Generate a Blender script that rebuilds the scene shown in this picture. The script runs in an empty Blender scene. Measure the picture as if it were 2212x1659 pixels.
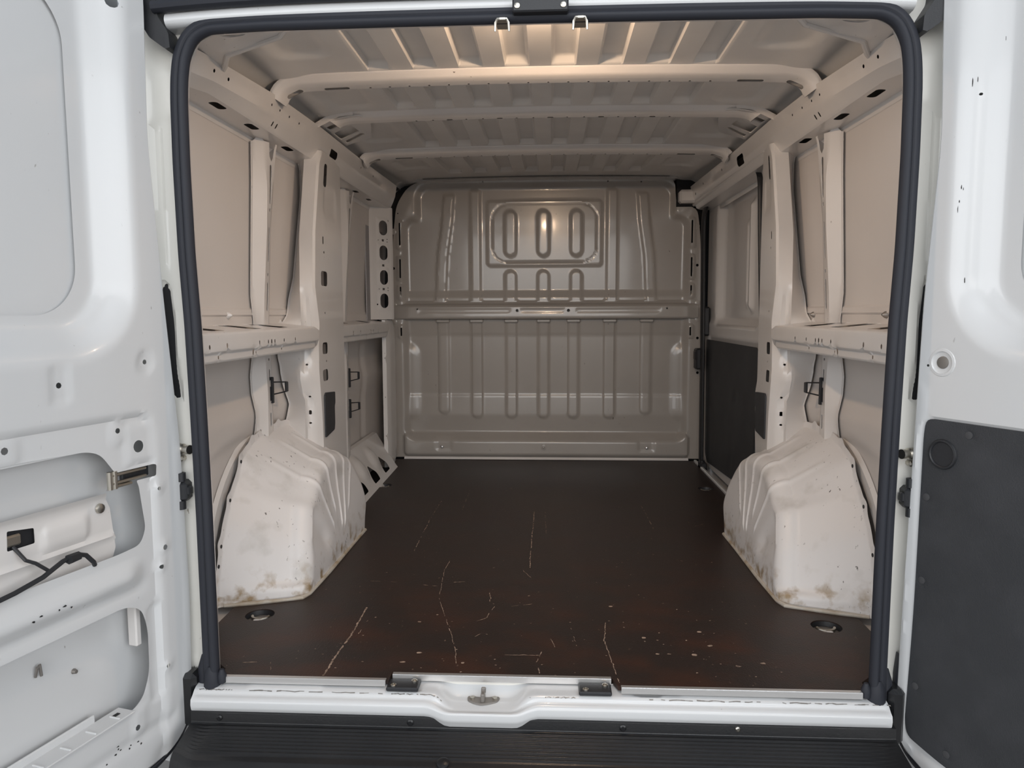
import bpy, math, random
import numpy as np
from mathutils import Vector, Matrix
from mathutils.geometry import delaunay_2d_cdt
random.seed(7)
rng = np.random.default_rng(7)
sc = bpy.context.scene
COL = sc.collection

# ------------------------------------------------------------------ camera, world, lights, exposure
def look_matrix(loc, yaw, pit, rol):
    fw = Vector((math.sin(yaw)*math.cos(pit), math.cos(yaw)*math.cos(pit), math.sin(pit)))
    r = Vector((math.cos(yaw), -math.sin(yaw), 0.0)); u = r.cross(fw)
    R = r*math.cos(rol)+u*math.sin(rol); U = u*math.cos(rol)-r*math.sin(rol)
    m = Matrix((R, U, -fw)).transposed().to_4x4(); m.translation = Vector(loc)
    return m
cd = bpy.data.cameras.new('camera'); cam = bpy.data.objects.new('camera', cd); COL.objects.link(cam)
cam.matrix_world = look_matrix((0.0305, -1.660, 0.8639), math.radians(-2.985), math.radians(-5.4565), math.radians(-0.2023))
cd.sensor_width = 36.0; cd.lens = 1587.33/2212*36.0; cd.clip_start = 0.02
sc.camera = cam

w = bpy.data.worlds.new('hall'); sc.world = w; w.use_nodes = True
nt = w.node_tree; nt.nodes.clear()
wo = nt.nodes.new('ShaderNodeOutputWorld'); bg = nt.nodes.new('ShaderNodeBackground')
tc = nt.nodes.new('ShaderNodeTexCoord'); sx = nt.nodes.new('ShaderNodeSeparateXYZ'); cr = nt.nodes.new('ShaderNodeValToRGB')
mp = nt.nodes.new('ShaderNodeMapRange'); mp.inputs['From Min'].default_value = -1; mp.inputs['From Max'].default_value = 1
nt.links.new(tc.outputs['Generated'], sx.inputs[0]); nt.links.new(sx.outputs['Z'], mp.inputs['Value']); nt.links.new(mp.outputs[0], cr.inputs[0])
e = cr.color_ramp.elements; e[0].position = 0.40; e[0].color = (.24, .235, .23, 1); e[1].position = 0.72; e[1].color = (.66, .72, .80, 1)
nt.links.new(cr.outputs[0], bg.inputs[0]); bg.inputs[1].default_value = 0.36; nt.links.new(bg.outputs[0], wo.inputs[0])

def area(name, loc, target, sx_, sy_, power, color):
    l = bpy.data.lights.new(name, 'AREA'); l.shape = 'RECTANGLE'; l.size = sx_; l.size_y = sy_; l.energy = power; l.color = color
    o = bpy.data.objects.new(name, l); COL.objects.link(o); o.location = loc
    o.rotation_euler = (Vector(target)-Vector(loc)).to_track_quat('-Z', 'Y').to_euler()
    return o
# added front and side fills brightening the load space, and a hall roof light
area('hall_front_fill', (0.2, -7.5, 2.1), (0, 0.6, 0.7), 5.0, 2.6, 165, (1.0, .985, .97))
area('hall_side_fill', (4.4, -4.2, 1.7), (-.9, .4, .8), 6.0, 3.0, 184, (.96, .98, 1.0))
area('hall_side_fill', (-4.4, -4.2, 1.7), (.9, .4, .8), 6.0, 3.0, 184, (.96, .98, 1.0))
area('hall_roof_light', (0.6, -3.6, 3.9), (0, -0.2, 0.4), 3.2, 1.6, 68, (.90, .95, 1.0))
# the load space dome lamp behind the rear header, warm bulb
area('dome_lamp_light', (0.01, 0.10, 1.570), (0.0, 1.35, .70), 0.07, 0.035, 7.3, (1.0, .70, .46))
sc.cycles.diffuse_bounces = 8

sc.view_settings.view_transform = 'Standard'; sc.view_settings.look = 'None'
sc.view_settings.exposure = 0.06; sc.view_settings.gamma = 1.0; sc.view_settings.use_curve_mapping = False

# ------------------------------------------------------------------ materials
def mat(name, color, rough=.5, metal=0.0, spec=.5, coat=0.0, var=None, vscale=6, bump=0.0, bscale=60, coords='Object', extra=None):
    m = bpy.data.materials.new(name); m.use_nodes = True; t = m.node_tree; b = t.nodes['Principled BSDF']
    b.inputs['Base Color'].default_value = (*color, 1); b.inputs['Roughness'].default_value = rough
    b.inputs['Metallic'].default_value = metal; b.inputs['Specular IOR Level'].default_value = spec
    b.inputs['Coat Weight'].default_value = coat; b.inputs['Coat Roughness'].default_value = .08
    co = t.nodes.new('ShaderNodeTexCoord'); vec = co.outputs[coords]
    last = None
    if var is not None:
        n = t.nodes.new('ShaderNodeTexNoise'); n.inputs['Scale'].default_value = vscale; n.inputs['Detail'].default_value = 5
        t.links.new(vec, n.inputs['Vector'])
        mx = t.nodes.new('ShaderNodeMix'); mx.data_type = 'RGBA'; mx.inputs[6].default_value = (*color, 1); mx.inputs[7].default_value = (*var, 1)
        rp = t.nodes.new('ShaderNodeValToRGB'); rp.color_ramp.elements[0].position = .42; rp.color_ramp.elements[1].position = .68
        t.links.new(n.outputs[0], rp.inputs[0]); t.links.new(rp.outputs[0], mx.inputs[0]); last = mx.outputs[2]
    if extra: last = extra(t, vec, last if last else None, color)
    if last: t.links.new(last, b.inputs['Base Color'])
    if bump:
        n = t.nodes.new('ShaderNodeTexNoise'); n.inputs['Scale'].default_value = bscale; n.inputs['Detail'].default_value = 3
        t.links.new(vec, n.inputs['Vector'])
        bp = t.nodes.new('ShaderNodeBump'); bp.inputs['Strength'].default_value = bump; bp.inputs['Distance'].default_value = .002
        t.links.new(n.outputs[0], bp.inputs['Height']); t.links.new(bp.outputs[0], b.inputs['Normal'])
    return m

def mixnode(t, fac, a, bcol):
    mx = t.nodes.new('ShaderNodeMix'); mx.data_type = 'RGBA'
    t.links.new(fac, mx.inputs[0])
    if hasattr(a, 'is_output'): t.links.new(a, mx.inputs[6])
    else: mx.inputs[6].default_value = (*a, 1)
    mx.inputs[7].default_value = (*bcol, 1)
    return mx.outputs[2]
def ramp(t, src, p0, p1, c0=0, c1=1):
    r = t.nodes.new('ShaderNodeValToRGB'); r.color_ramp.elements[0].position = p0; r.color_ramp.elements[1].position = p1
    r.color_ramp.elements[0].color = (c0,)*3+(1,); r.color_ramp.elements[1].color = (c1,)*3+(1,)
    t.links.new(src, r.inputs[0]); return r.outputs[0]
def noise(t, vec, scale, detail=4, stretch=None, rough=.5):
    if stretch:
        mpn = t.nodes.new('ShaderNodeMapping'); mpn.inputs['Scale'].default_value = stretch; t.links.new(vec, mpn.inputs[0]); vec = mpn.outputs[0]
    n = t.nodes.new('ShaderNodeTexNoise'); n.inputs['Scale'].default_value = scale; n.inputs['Detail'].default_value = detail
    n.inputs['Roughness'].default_value = rough
    t.links.new(vec, n.inputs['Vector']); return n.outputs[0]
def mul(t, a, b):
    m = t.nodes.new('ShaderNodeMath'); m.operation = 'MULTIPLY'; t.links.new(a, m.inputs[0]); t.links.new(b, m.inputs[1]); return m.outputs[0]
def scuffs(dark, speck, amount, lim=.735):
    def f(t, vec, last, color):
        a = ramp(t, noise(t, vec, 9, 6), .56, .70, 0, amount)
        c = mixnode(t, a, last if last else color, dark)
        s = ramp(t, noise(t, vec, 95, 2, (1, 1, .45)), lim, lim+.035)
        g = ramp(t, noise(t, vec, 7, 3), .50, .64)
        return mixnode(t, mul(t, s, g), c, speck)
    return f
def arch_dirt(t, vec, last, color):
    c = scuffs((.50, .48, .45), (.10, .09, .08), .6, .675)(t, vec, last, color)
    sp = t.nodes.new('ShaderNodeSeparateXYZ'); t.links.new(vec, sp.inputs[0])
    low = ramp(t, sp.outputs['Z'], .03, .11, 1, 0)
    n = ramp(t, noise(t, vec, 22, 6), .50, .66)
    c = mixnode(t, mul(t, low, n), c, (.33, .24, .14))
    return c

WHITE = (.70, .675, .655)
M = {}
M['white'] = mat('white_body_paint', WHITE, .30, coat=.35, var=(.66, .635, .615), vscale=3, extra=scuffs((.60, .575, .55), (.20, .18, .16), .18))
M['door'] = mat('white_door_paint', (.62, .627, .632), .28, coat=.3, extra=scuffs((.59, .592, .59), (.28, .27, .26), .10))
M['skin'] = mat('matt_white_primer', (.655, .615, .585), .42, var=(.625, .585, .555), vscale=2)
M['roof'] = mat('roof_primer', (.76, .735, .705), .34, var=(.71, .685, .655), vscale=5)
M['lilac'] = mat('grey_inner_sheet', (.30, .29, .30), .5)
M['arch'] = mat('scuffed_white_paint', (.72, .70, .69), .42, extra=arch_dirt)
M['bulk'] = mat('beige_grey_paint', (.395, .367, .338), .24, coat=.4, var=(.372, .345, .317), vscale=3, extra=scuffs((.355, .327, .30), (.06, .045, .04), .3))
M['black'] = mat('black_plastic', (.018, .019, .022), .48, bump=.15, bscale=300)
M['rubber'] = mat('rubber', (.024, .026, .034), .6, spec=.35, bump=.1, bscale=120)
M['trim'] = mat('charcoal_fibre_trim', (.030, .032, .036), .62, var=(.04, .042, .047), vscale=9, bump=.35, bscale=420)
M['bump'] = mat('bumper_plastic', (.012, .0125, .014), .30, spec=.5, var=(.016, .016, .017), vscale=8, bump=.15, bscale=200)
M['steel'] = mat('zinc_steel', (.55, .52, .46), .32, 1.0)
M['dull'] = mat('dull_cast_steel', (.30, .28, .26), .5, .8)
M['alu'] = mat('aluminium', (.78, .77, .76), .33, .85, bump=.1, bscale=200)
M['dark'] = mat('cavity_black', (.010, .010, .012), .8)  # near-black that stands in for shade inside cavities
M['hole'] = mat('hole_black', (.015, .015, .016), .7)  # flat black: the dark of holes put into colour; also paint chips
M['ground'] = mat('concrete', (.33, .32, .31), .7, var=(.27, .265, .26), vscale=1.5, bump=.2)
M['sealer'] = mat('seam_sealer', (.50, .46, .40), .6, var=(.34, .26, .17), vscale=18)
M['scratch'] = mat('bare_wood_scratch', (.40, .29, .22), .8, var=(.12, .08, .06), vscale=60)
M['fastener'] = mat('grey_plastic_fastener', (.055, .056, .060), .5)
M['lens'] = mat('lamp_lens', (.8, .6, .4), .3)
def board_col(t, vec, last, color):
    sp = t.nodes.new('ShaderNodeSeparateXYZ'); t.links.new(vec, sp.inputs[0])
    near = ramp(t, sp.outputs['Y'], .0, .95, 1, .12)
    red = ramp(t, noise(t, vec, 4.5, 5, (1, 1.6, 1)), .44, .70)
    c = mixnode(t, mul(t, near, red), color, (.058, .022, .013))
    grey = ramp(t, noise(t, vec, 2.2, 4, (1.0, 2.5, 1)), .5, .75, 0, .5)
    c = mixnode(t, grey, c, (.026, .022, .020))
    s = ramp(t, noise(t, vec, 70, 2, (1, .5, 1)), .71, .74)
    g = ramp(t, noise(t, vec, 3.5, 3), .45, .65)
    return mixnode(t, mul(t, s, g), c, (.16, .105, .075))
mb = mat('phenolic_plywood', (.027, .0175, .0145), .42, spec=.32, extra=board_col)
M['board'] = mb
tb = mb.node_tree; vo = tb.nodes.new('ShaderNodeTexVoronoi'); vo.inputs['Scale'].default_value = 165; vo.feature = 'DISTANCE_TO_EDGE'
tco = tb.nodes.new('ShaderNodeTexCoord'); tb.links.new(tco.outputs['Object'], vo.inputs['Vector'])
bpn = tb.nodes.new('ShaderNodeBump'); bpn.inputs['Strength'].default_value = .5; bpn.inputs['Distance'].default_value = .0012
tb.links.new(vo.outputs['Distance'], bpn.inputs['Height']); tb.links.new(bpn.outputs[0], tb.nodes['Principled BSDF'].inputs['Normal'])

# ------------------------------------------------------------------ object helpers
def link(name, me, m, parent=None, smooth=32):
    o = bpy.data.objects.new(name, me); COL.objects.link(o)
    if m is not None: me.materials.append(m)
    if parent is not None: o.parent = parent
    if smooth and len(me.polygons):
        me.polygons.foreach_set('use_smooth', [True]*len(me.polygons))
        me.set_sharp_from_angle(angle=math.radians(smooth))
    return o
def mesh(name, verts, faces, m, parent=None, smooth=32):
    me = bpy.data.meshes.new(name); me.from_pydata([tuple(map(float, v)) for v in verts], [], [tuple(map(int, f)) for f in faces]); me.update()
    return link(name, me, m, parent, smooth)
def tag(o, label=None, cat=None, group=None, kind=None):
    if label: o['label'] = label
    if cat: o['category'] = cat
    if group: o['group'] = group
    if kind: o['kind'] = kind
    return o
def empty(name, loc=(0, 0, 0)):
    o = bpy.data.objects.new(name, None); COL.objects.link(o); o.location = loc; o.empty_display_size = .05; return o
class MB:
    def __init__(s): s.v = []; s.f = []
    def add(s, v, f):
        b = len(s.v); s.v += [tuple(map(float, p)) for p in v]; s.f += [tuple(int(i)+b for i in q) for q in f]; return s
    def grid(s, P, closed=False):
        n, k = P.shape[:2]; F = []
        for i in range(n-1):
            for j in range(k if closed else k-1):
                a = i*k+j; b = i*k+(j+1) % k; F.append((a, b, b+k, a+k))
        return s.add(P.reshape(-1, 3), F)
    def box(s, x0, x1, y0, y1, z0, z1, bev=0.0, tf=None):
        b = min(bev, .45*min(abs(x1-x0), abs(y1-y0), abs(z1-z0)))
        if b <= 0:
            v = [(x, y, z) for x in (x0, x1) for y in (y0, y1) for z in (z0, z1)]
            f = [(0, 1, 3, 2), (4, 6, 7, 5), (0, 4, 5, 1), (2, 3, 7, 6), (0, 2, 6, 4), (1, 5, 7, 3)]
        else:
            v = []; idx = {}
            X, Y, Z = (x0, x1), (y0, y1), (z0, z1)
            for i in (0, 1):
                for j in (0, 1):
                    for k in (0, 1):
                        p = np.array([X[i], Y[j], Z[k]]); d = np.array([1-2*i, 1-2*j, 1-2*k])*b
                        for a in range(3):
                            q = p+d; q[a] = p[a]; idx[(i, j, k, a)] = len(v); v.append(tuple(q))
            f = []
            for a in range(3):
                b_, c_ = [q for q in range(3) if q != a]
                for sd in (0, 1):
                    q = []
                    for (m1, m2) in ((0, 0), (1, 0), (1, 1), (0, 1)):
                        ijk = [0, 0, 0]; ijk[a] = sd; ijk[b_] = m1; ijk[c_] = m2; q.append(idx[(*ijk, a)])
                    f.append(tuple(q))
            for a in range(3):
                b_, c_ = [q for q in range(3) if q != a]
                for m1 in (0, 1):
                    for m2 in (0, 1):
                        e0 = [0, 0, 0]; e1 = [0, 0, 0]; e0[a] = 0; e1[a] = 1
                        e0[b_] = e1[b_] = m1; e0[c_] = e1[c_] = m2
                        f.append((idx[(*e0, b_)], idx[(*e1, b_)], idx[(*e1, c_)], idx[(*e0, c_)]))
            for i in (0, 1):
                for j in (0, 1):
                    for k in (0, 1): f.append(tuple(idx[(i, j, k, a)] for a in range(3)))
        if tf is not None: v = [tf(p) for p in v]
        return s.add(v, f)
    def tube(s, pts, r, n=8, cap=True):
        pts = [np.array(p, float) for p in pts]; k = len(pts); rr = r if hasattr(r, '__len__') else [r]*k
        up = None; P = []
        for i in range(k):
            t = pts[min(i+1, k-1)]-pts[max(i-1, 0)]; t = t/np.linalg.norm(t)
            if up is None:
                a = np.array([0, 0, 1.0]) if abs(t[2]) < .9 else np.array([1.0, 0, 0]); up = a-t*(a@t)
            else: up = up-t*(up@t)
            up = up/np.linalg.norm(up); bi = np.cross(t, up)
            P.append([pts[i]+rr[i]*(math.cos(q)*up+math.sin(q)*bi) for q in np.linspace(0, 2*math.pi, n, endpoint=False)])
        b = len(s.v); s.grid(np.array(P), True)
        if cap: s.f.append(tuple(b+i for i in range(n))[::-1]); s.f.append(tuple(b+(k-1)*n+i for i in range(n)))
        return s
    def lathe(s, prof, c, axis, n=20, cap=True):
        # prof: (radius, height) along axis from c
        ax = np.array(axis, float); ax /= np.linalg.norm(ax); a = np.array([0, 0, 1.0]) if abs(ax[2]) < .9 else np.array([1.0, 0, 0])
        u = np.cross(ax, a); u /= np.linalg.norm(u); w_ = np.cross(ax, u); c = np.array(c, float)
        P = np.array([[c+ax*h+r*(math.cos(q)*u+math.sin(q)*w_) for q in np.linspace(0, 2*math.pi, n, endpoint=False)] for r, h in prof])
        b = len(s.v); s.grid(P, True)
        if cap: s.f.append(tuple(b+i for i in range(n))[::-1]); s.f.append(tuple(b+(len(prof)-1)*n+i for i in range(n)))
        return s
    def prism(s, poly, tf, h0, h1):
        n = len(poly); v = [tf(p[0], p[1], h0) for p in poly]+[tf(p[0], p[1], h1) for p in poly]
        return s.add(v, [tuple(range(n))[::-1], tuple(range(n, 2*n))]+[(i, (i+1) % n, n+(i+1) % n, n+i) for i in range(n)])
    def build(s, name, m, parent=None, smooth=32): return mesh(name, s.v, s.f, m, parent, smooth)

def rrect(cx, cy, hw, hh, r, n=5):
    r = min(r, hw*.999, hh*.999); out = []
    for sx_, sy_, a0 in ((1, -1, -90), (1, 1, 0), (-1, 1, 90), (-1, -1, 180)):
        for i in range(n+1):
            a = math.radians(a0+90*i/n); out.append((cx+sx_*(hw-r)+r*math.cos(a), cy+sy_*(hh-r)+r*math.sin(a)))
    return out
def circ(cx, cy, r, n=8): return [(cx+r*math.cos(2*math.pi*i/n), cy+r*math.sin(2*math.pi*i/n)) for i in range(n)]
def fillet(pts, r, n=5, closed=True):
    out = []; k = len(pts)
    for i in range(k):
        p = np.array(pts[i], float)
        if not closed and i in (0, k-1): out.append(tuple(p)); continue
        a = np.array(pts[(i-1) % k], float)-p; b = np.array(pts[(i+1) % k], float)-p
        la, lb = np.linalg.norm(a), np.linalg.norm(b)
        d = min(r[i] if hasattr(r, '__len__') else r, .48*la, .48*lb)
        if d < 1e-5: out.append(tuple(p)); continue
        A = p+a/la*d; B = p+b/lb*d
        for j in range(n+1):
            t = j/n; out.append(tuple((1-t)**2*A+2*t*(1-t)*p+t*t*B))
    return out
def sdr(u, v, cx, cy, hw, hh, r):
    qx = np.abs(u-cx)-(hw-r); qy = np.abs(v-cy)-(hh-r)
    return np.hypot(np.maximum(qx, 0), np.maximum(qy, 0))+np.minimum(np.maximum(qx, qy), 0)-r
def sm(x, a, b):
    t = np.clip((x-a)/(b-a), 0, 1); return t*t*(3-2*t)
def ins(sd, e): return 1-sm(sd, -e, e)          # 1 inside, 0 outside
def it(x, xs, ys): return np.interp(x, xs, ys)

def inpoly(P, poly):
    x, y = P[:, 0], P[:, 1]; c = np.zeros(len(P), bool); n = len(poly)
    for i in range(n):
        x0, y0 = poly[i]; x1, y1 = poly[i-1]
        if y0 == y1: continue
        k = ((y0 > y) != (y1 > y)) & (x < (x1-x0)*(y-y0)/(y1-y0)+x0); c ^= k
    return c
def segdist(P, poly):
    d = np.full(len(P), 1e9); n = len(poly)
    for i in range(n):
        a = np.array(poly[i]); b = np.array(poly[(i+1) % n]); ab = b-a; L = ab@ab
        if L < 1e-14: continue
        lo = np.minimum(a, b)-.02; hi = np.maximum(a, b)+.02
        k = np.where((P[:, 0] > lo[0]) & (P[:, 0] < hi[0]) & (P[:, 1] > lo[1]) & (P[:, 1] < hi[1]))[0]
        if not len(k): continue
        t = np.clip(((P[k]-a)@ab)/L, 0, 1); q = np.linalg.norm(P[k]-a-t[:, None]*ab, axis=1); d[k] = np.minimum(d[k], q)
    return d
def resample(poly, sp):
    out = []; n = len(poly)
    for i in range(n):
        a = np.array(poly[i], float); b = np.array(poly[(i+1) % n], float); L = np.linalg.norm(b-a)
        k = max(1, int(math.ceil(L/sp)))
        for j in range(k): out.append(tuple(a+(b-a)*j/k))
    return out
def panel(name, m, parent, outline, holes, hf, sp, mf, thick=0.0, smooth=32, vl=(), ul=()):
    """sheet with true holes: outline and holes in (u, v), height hf(u, v), mapped by mf(u, v, h) to x, y, z"""
    spu, spv = sp if hasattr(sp, '__len__') else (sp, sp)
    s = min(spu, spv)
    loops = [resample(outline, max(spu, spv))]+[list(h) for h in holes]
    A = np.array(outline, float); lo = A.min(0); hi = A.max(0)
    nu = max(2, int(round((hi[0]-lo[0])/spu))+1); nv = max(2, int(round((hi[1]-lo[1])/spv))+1)
    U, V = np.meshgrid(np.linspace(lo[0], hi[0], nu), np.linspace(lo[1], hi[1], nv)); P = np.stack([U.ravel(), V.ravel()], 1)
    k = inpoly(P, loops[0]) & (segdist(P, loops[0]) > .35*s)
    for h in loops[1:]:
        k &= ~inpoly(P, h)
        hb = np.array(h); near = k & (P[:, 0] > hb[:, 0].min()-.02) & (P[:, 0] < hb[:, 0].max()+.02) & (P[:, 1] > hb[:, 1].min()-.02) & (P[:, 1] < hb[:, 1].max()+.02)
        ii = np.where(near)[0]
        if len(ii): k[ii] &= segdist(P[ii], h) > .35*s
    pts = []; edges = []
    X_ = []
    for q in vl:
        if lo[1]+1e-4 < q < hi[1]-1e-4: k &= ~(np.abs(P[:, 1]-q) < .30*spv); X_ += [(a, q) for a in np.linspace(lo[0], hi[0], nu)[1:-1]]
    for q in ul:
        if lo[0]+1e-4 < q < hi[0]-1e-4: k &= ~(np.abs(P[:, 0]-q) < .30*spu); X_ += [(q, a) for a in np.linspace(lo[1], hi[1], nv)[1:-1]]
    if X_:
        X_ = np.array(X_); kk = inpoly(X_, loops[0]) & (segdist(X_, loops[0]) > .0004)
        for h in loops[1:]:
            hb = np.array(h); ii = np.where(kk & (X_[:, 0] > hb[:, 0].min()-.01) & (X_[:, 0] < hb[:, 0].max()+.01) & (X_[:, 1] > hb[:, 1].min()-.01) & (X_[:, 1] < hb[:, 1].max()+.01))[0]
            if len(ii): kk[ii] &= ~inpoly(X_[ii], h) & (segdist(X_[ii], h) > .0006)
        X_ = X_[kk].tolist()
    for L in loops:
        b = len(pts); pts += L; edges += [(b+i, b+(i+1) % len(L)) for i in range(len(L))]
    pts += [tuple(q) for q in X_]
    pts = [Vector((float(a), float(c))) for a, c in pts]+[Vector((float(a), float(c))) for a, c in P[k]]
    vo_, eo, fo, *_ = delaunay_2d_cdt(pts, edges, [], 0, 1e-6)
    Q = np.array([(a.x, a.y) for a in vo_]); u, v = Q[:, 0], Q[:, 1]
    F3 = np.array([f[:3] for f in fo]); cc = Q[F3].mean(1); ok = inpoly(cc, loops[0])
    for h_ in loops[1:]:
        hb = np.array(h_); near = np.where(ok & (cc[:, 0] > hb[:, 0].min()) & (cc[:, 0] < hb[:, 0].max()) & (cc[:, 1] > hb[:, 1].min()) & (cc[:, 1] < hb[:, 1].max()))[0]
        if len(near): ok[near] &= ~inpoly(cc[near], h_)
    fo = F3[ok].tolist()
    h = hf(u, v) if hf else np.zeros(len(u))
    X = np.stack(mf(u, v, h), 1)
    if thick:
        X2 = np.stack(mf(u, v, h-thick), 1); n = len(X); ec = {}
        for f in fo:
            for i in range(len(f)):
                e_ = (f[i], f[(i+1) % len(f)]); ec[e_] = 1
        F = [tuple(f) for f in fo]+[tuple(i+n for i in reversed(f)) for f in fo]
        for (a, b) in ec:
            if (b, a) not in ec: F.append((b, a, a+n, b+n))
        return mesh(name, np.vstack([X, X2]), F, m, parent, smooth)
    return mesh(name, X, fo, m, parent, smooth)
def rect(u0, u1, v0, v1): return [(u0, v0), (u1, v0), (u1, v1), (u0, v1)]
def keyed(vb, keys):
    """section given by key points at breakpoints vb; each key is a function of u giving two coordinates"""
    vb = np.array(vb, float)
    def ev(u, v):
        K = [k(u) for k in keys]; A = np.array([np.broadcast_to(a, u.shape) for a, b in K]); B = np.array([np.broadcast_to(b, u.shape) for a, b in K])
        i = np.clip(np.searchsorted(vb, v, side='right')-1, 0, len(vb)-2); t = (v-vb[i])/(vb[i+1]-vb[i]); j = np.arange(len(u))
        a = A[i, j]*(1-t)+A[i+1, j]*t; b = B[i, j]*(1-t)+B[i+1, j]*t
        da = A[i+1, j]-A[i, j]; db = B[i+1, j]-B[i, j]; L = np.hypot(da, db)+1e-9
        return a, b, da/L, db/L
    return ev
def dots(name, m, parent, items, mf, r=.004, h=.0012, n=8):
    mbx = MB()
    for q in items:
        u, v = q[0], q[1]; ru = q[2] if len(q) > 2 else r; rv = q[3] if len(q) > 3 else ru
        pts = [(u+ru*math.cos(2*math.pi*i/n), v+rv*math.sin(2*math.pi*i/n)) for i in range(n)]
        A = np.array(pts)
        top = np.stack(mf(A[:, 0], A[:, 1], np.full(n, h)), 1); bot = np.stack(mf(A[:, 0], A[:, 1], np.full(n, -.003)), 1)
        mbx.add(list(top)+list(bot), [tuple(range(n))]+[(i, i+n, (i+1) % n+n, (i+1) % n) for i in range(n)])
    return mbx.build(name, m, parent, smooth=0)

# ------------------------------------------------------------------ section data of the van body (metres, load floor at z = 0)
ztop = lambda y: it(y, [-.1, 0, .25, .66, 1.1, 1.7, 2.65], [1.483, 1.487, 1.512, 1.542, 1.555, 1.557, 1.575])
zmid = lambda y: ztop(y)-it(y, [0, .25, .5, 2.5], [.058, .052, .056, .064])
zlow = lambda y: it(y, [0, .14, .28, 2.6], [1.405, 1.420, 1.440, 1.446])
skinx = lambda z: it(z, [-.1, 0, .42, .50, .53, .60, .66, .74, .835, .925, .985, 1.3, 1.45, 1.6], [.985, .985, .980, .968, .965, .979, .981, .970, .958, .965, .963, .949, .945, .925])

# ------------------------------------------------------------------ floor, ground
g = MB().box(-6, 6, -7, 7, -.72, -.70).build('ground', M['ground']); tag(g, 'grey concrete hall ground under the van', kind='structure')
fl = MB().box(-.98, .98, .03, 2.74, -.030, -.022).build('floor', M['white']); tag(fl, 'white sheet steel load floor under the plywood', kind='structure')

RING = [(-.807, .352, 'tie-down cup in the floor board near the rear left corner'), (.795, .343, 'tie-down cup in the floor board near the rear right corner'),
        (-.812, 1.965, 'far left tie-down cup in the floor board by the sill gussets'), (.802, 1.955, 'far right tie-down cup in the floor board beside the sliding door')]
def arch_cut(s):
    return fillet([(s*.905, .405), (s*.735, .47), (s*.712, .55), (s*.708, 1.222), (s*.82, 1.262)], .03, 4, False)
bo = [(-.352, -.006), (-.350, .024), (.178, .022), (.190, -.012), (.757, -.016)]
bo += [(.762, .03), (.90, .16)]+arch_cut(1)+[(.845, 1.40), (.862, 1.75), (.885, 2.30), (.887, 2.64)]
bo += [(-.887, 2.64), (-.862, 2.28), (-.835, 1.75), (-.825, 1.40)]+arch_cut(-1)[::-1]+[(-.90, .16), (-.764, .03), (-.757, -.006)]
bh = [circ(x, y, .041, 24) for x, y, _ in RING]
board = panel('floor_board', M['board'], None, bo, bh, None, .08, lambda u, v, h: (u, v, h), thick=.011, smooth=20)
tag(board, 'dark brown phenolic plywood floor board with pale scratches', 'floor board')
SCR = [([(-.037, 1.512), (-.039, 1.188), (-.039, .907), (-.037, .763)], .004, .8), ([(-.472, 1.682), (-.476, 1.369), (-.470, 1.110), (-.466, .941)], .003, .55),
 ([(-.510, .418), (-.506, .235), (-.512, .125), (-.513, .004)], .0065, .95), ([(-.484, .327), (-.489, .227)], .003, .7),
 ([(-.320, .836), (-.326, .742), (-.308, .498), (-.272, .368), (-.236, .247), (-.215, .165), (-.200, .065)], .0022, .85), ([(-.156, .55), (-.150, .476)], .003, .7),
 ([(-.175, .334), (-.151, .357), (-.134, .441)], .0028, .8), ([(-.083, .444), (-.022, .464)], .0025, .6), ([(-.081, .416), (-.021, .419)], .003, .6),
 ([(.187, .34), (.174, .223), (.183, .131), (.194, .002)], .003, .95), ([(-.084, .131), (.004, .133)], .003, .85), ([(.010, .154), (-.003, .093), (.007, .039)], .0035, .9),
 ([(.440, 1.633), (.445, 1.478), (.447, 1.251)], .003, .5), ([(-.553, .632), (-.445, .625)], .003, .5), ([(-.412, .61), (-.328, .597)], .003, .6), ([(-.280, .632), (-.221, .642)], .003, .6),
 ([(.010, 1.499), (.016, 1.129)], .002, .4), ([(-.060, .753), (-.030, .676)], .002, .9), ([(.033, .23), (.045, .181)], .0022, .9), ([(-.362, 1.866), (-.357, 1.447)], .0025, .4),
 ([(-.675, .092), (-.645, .009)], .002, .6), ([(-.735, .062), (-.700, .066)], .004, .9), ([(.09, .30), (.10, .19)], .002, .3), ([(-.15, .26), (-.19, .21)], .002, .4), ([(.62, 1.30), (.66, 1.33)], .003, .8)]
mbs = MB()
for pl, wd, den in SCR:
    pl = np.array(pl); seg = np.linalg.norm(np.diff(pl, axis=0), axis=1); cum = np.r_[0, np.cumsum(seg)]; L = cum[-1]; a = 0.0
    while a < L:
        ln = rng.uniform(.008, .022)
        if rng.random() < den:
            q = []
            for t in (a, min(L, a+ln)): q.append((np.interp(t, cum, pl[:, 0])+rng.normal(0, .0008), np.interp(t, cum, pl[:, 1])))
            d = np.array(q[1])-np.array(q[0]); nn = np.array([-d[1], d[0]])/(np.linalg.norm(d)+1e-9); w0, w1 = wd*rng.uniform(.25, .6, 2)
            p0, p1 = np.array(q[0]), np.array(q[1]); pm = (p0+p1)/2+nn*rng.normal(0, .0007)
            pts = [p0+nn*w0*.5, p0-nn*w0*.5, pm-nn*(w0+w1)*.5, p1-nn*w1*.5, p1+nn*w1*.5, pm+nn*(w0+w1)*.5]
            mbs.add([(p[0], p[1], .0004) for p in pts], [(0, 1, 2, 3, 4, 5)])
        a += ln
SP = [(.304, .154), (.334, .155), (.281, .247), (.212, .456), (.397, .153), (.449, .207), (.493, .096), (.558, .115), (-.336, .083), (-.304, .134), (-.337, .324), (.436, .291), (-.185, .084)]
for _ in range(150): SP.append((rng.uniform(-.6, .6), abs(rng.normal(0, .6))))
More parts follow.
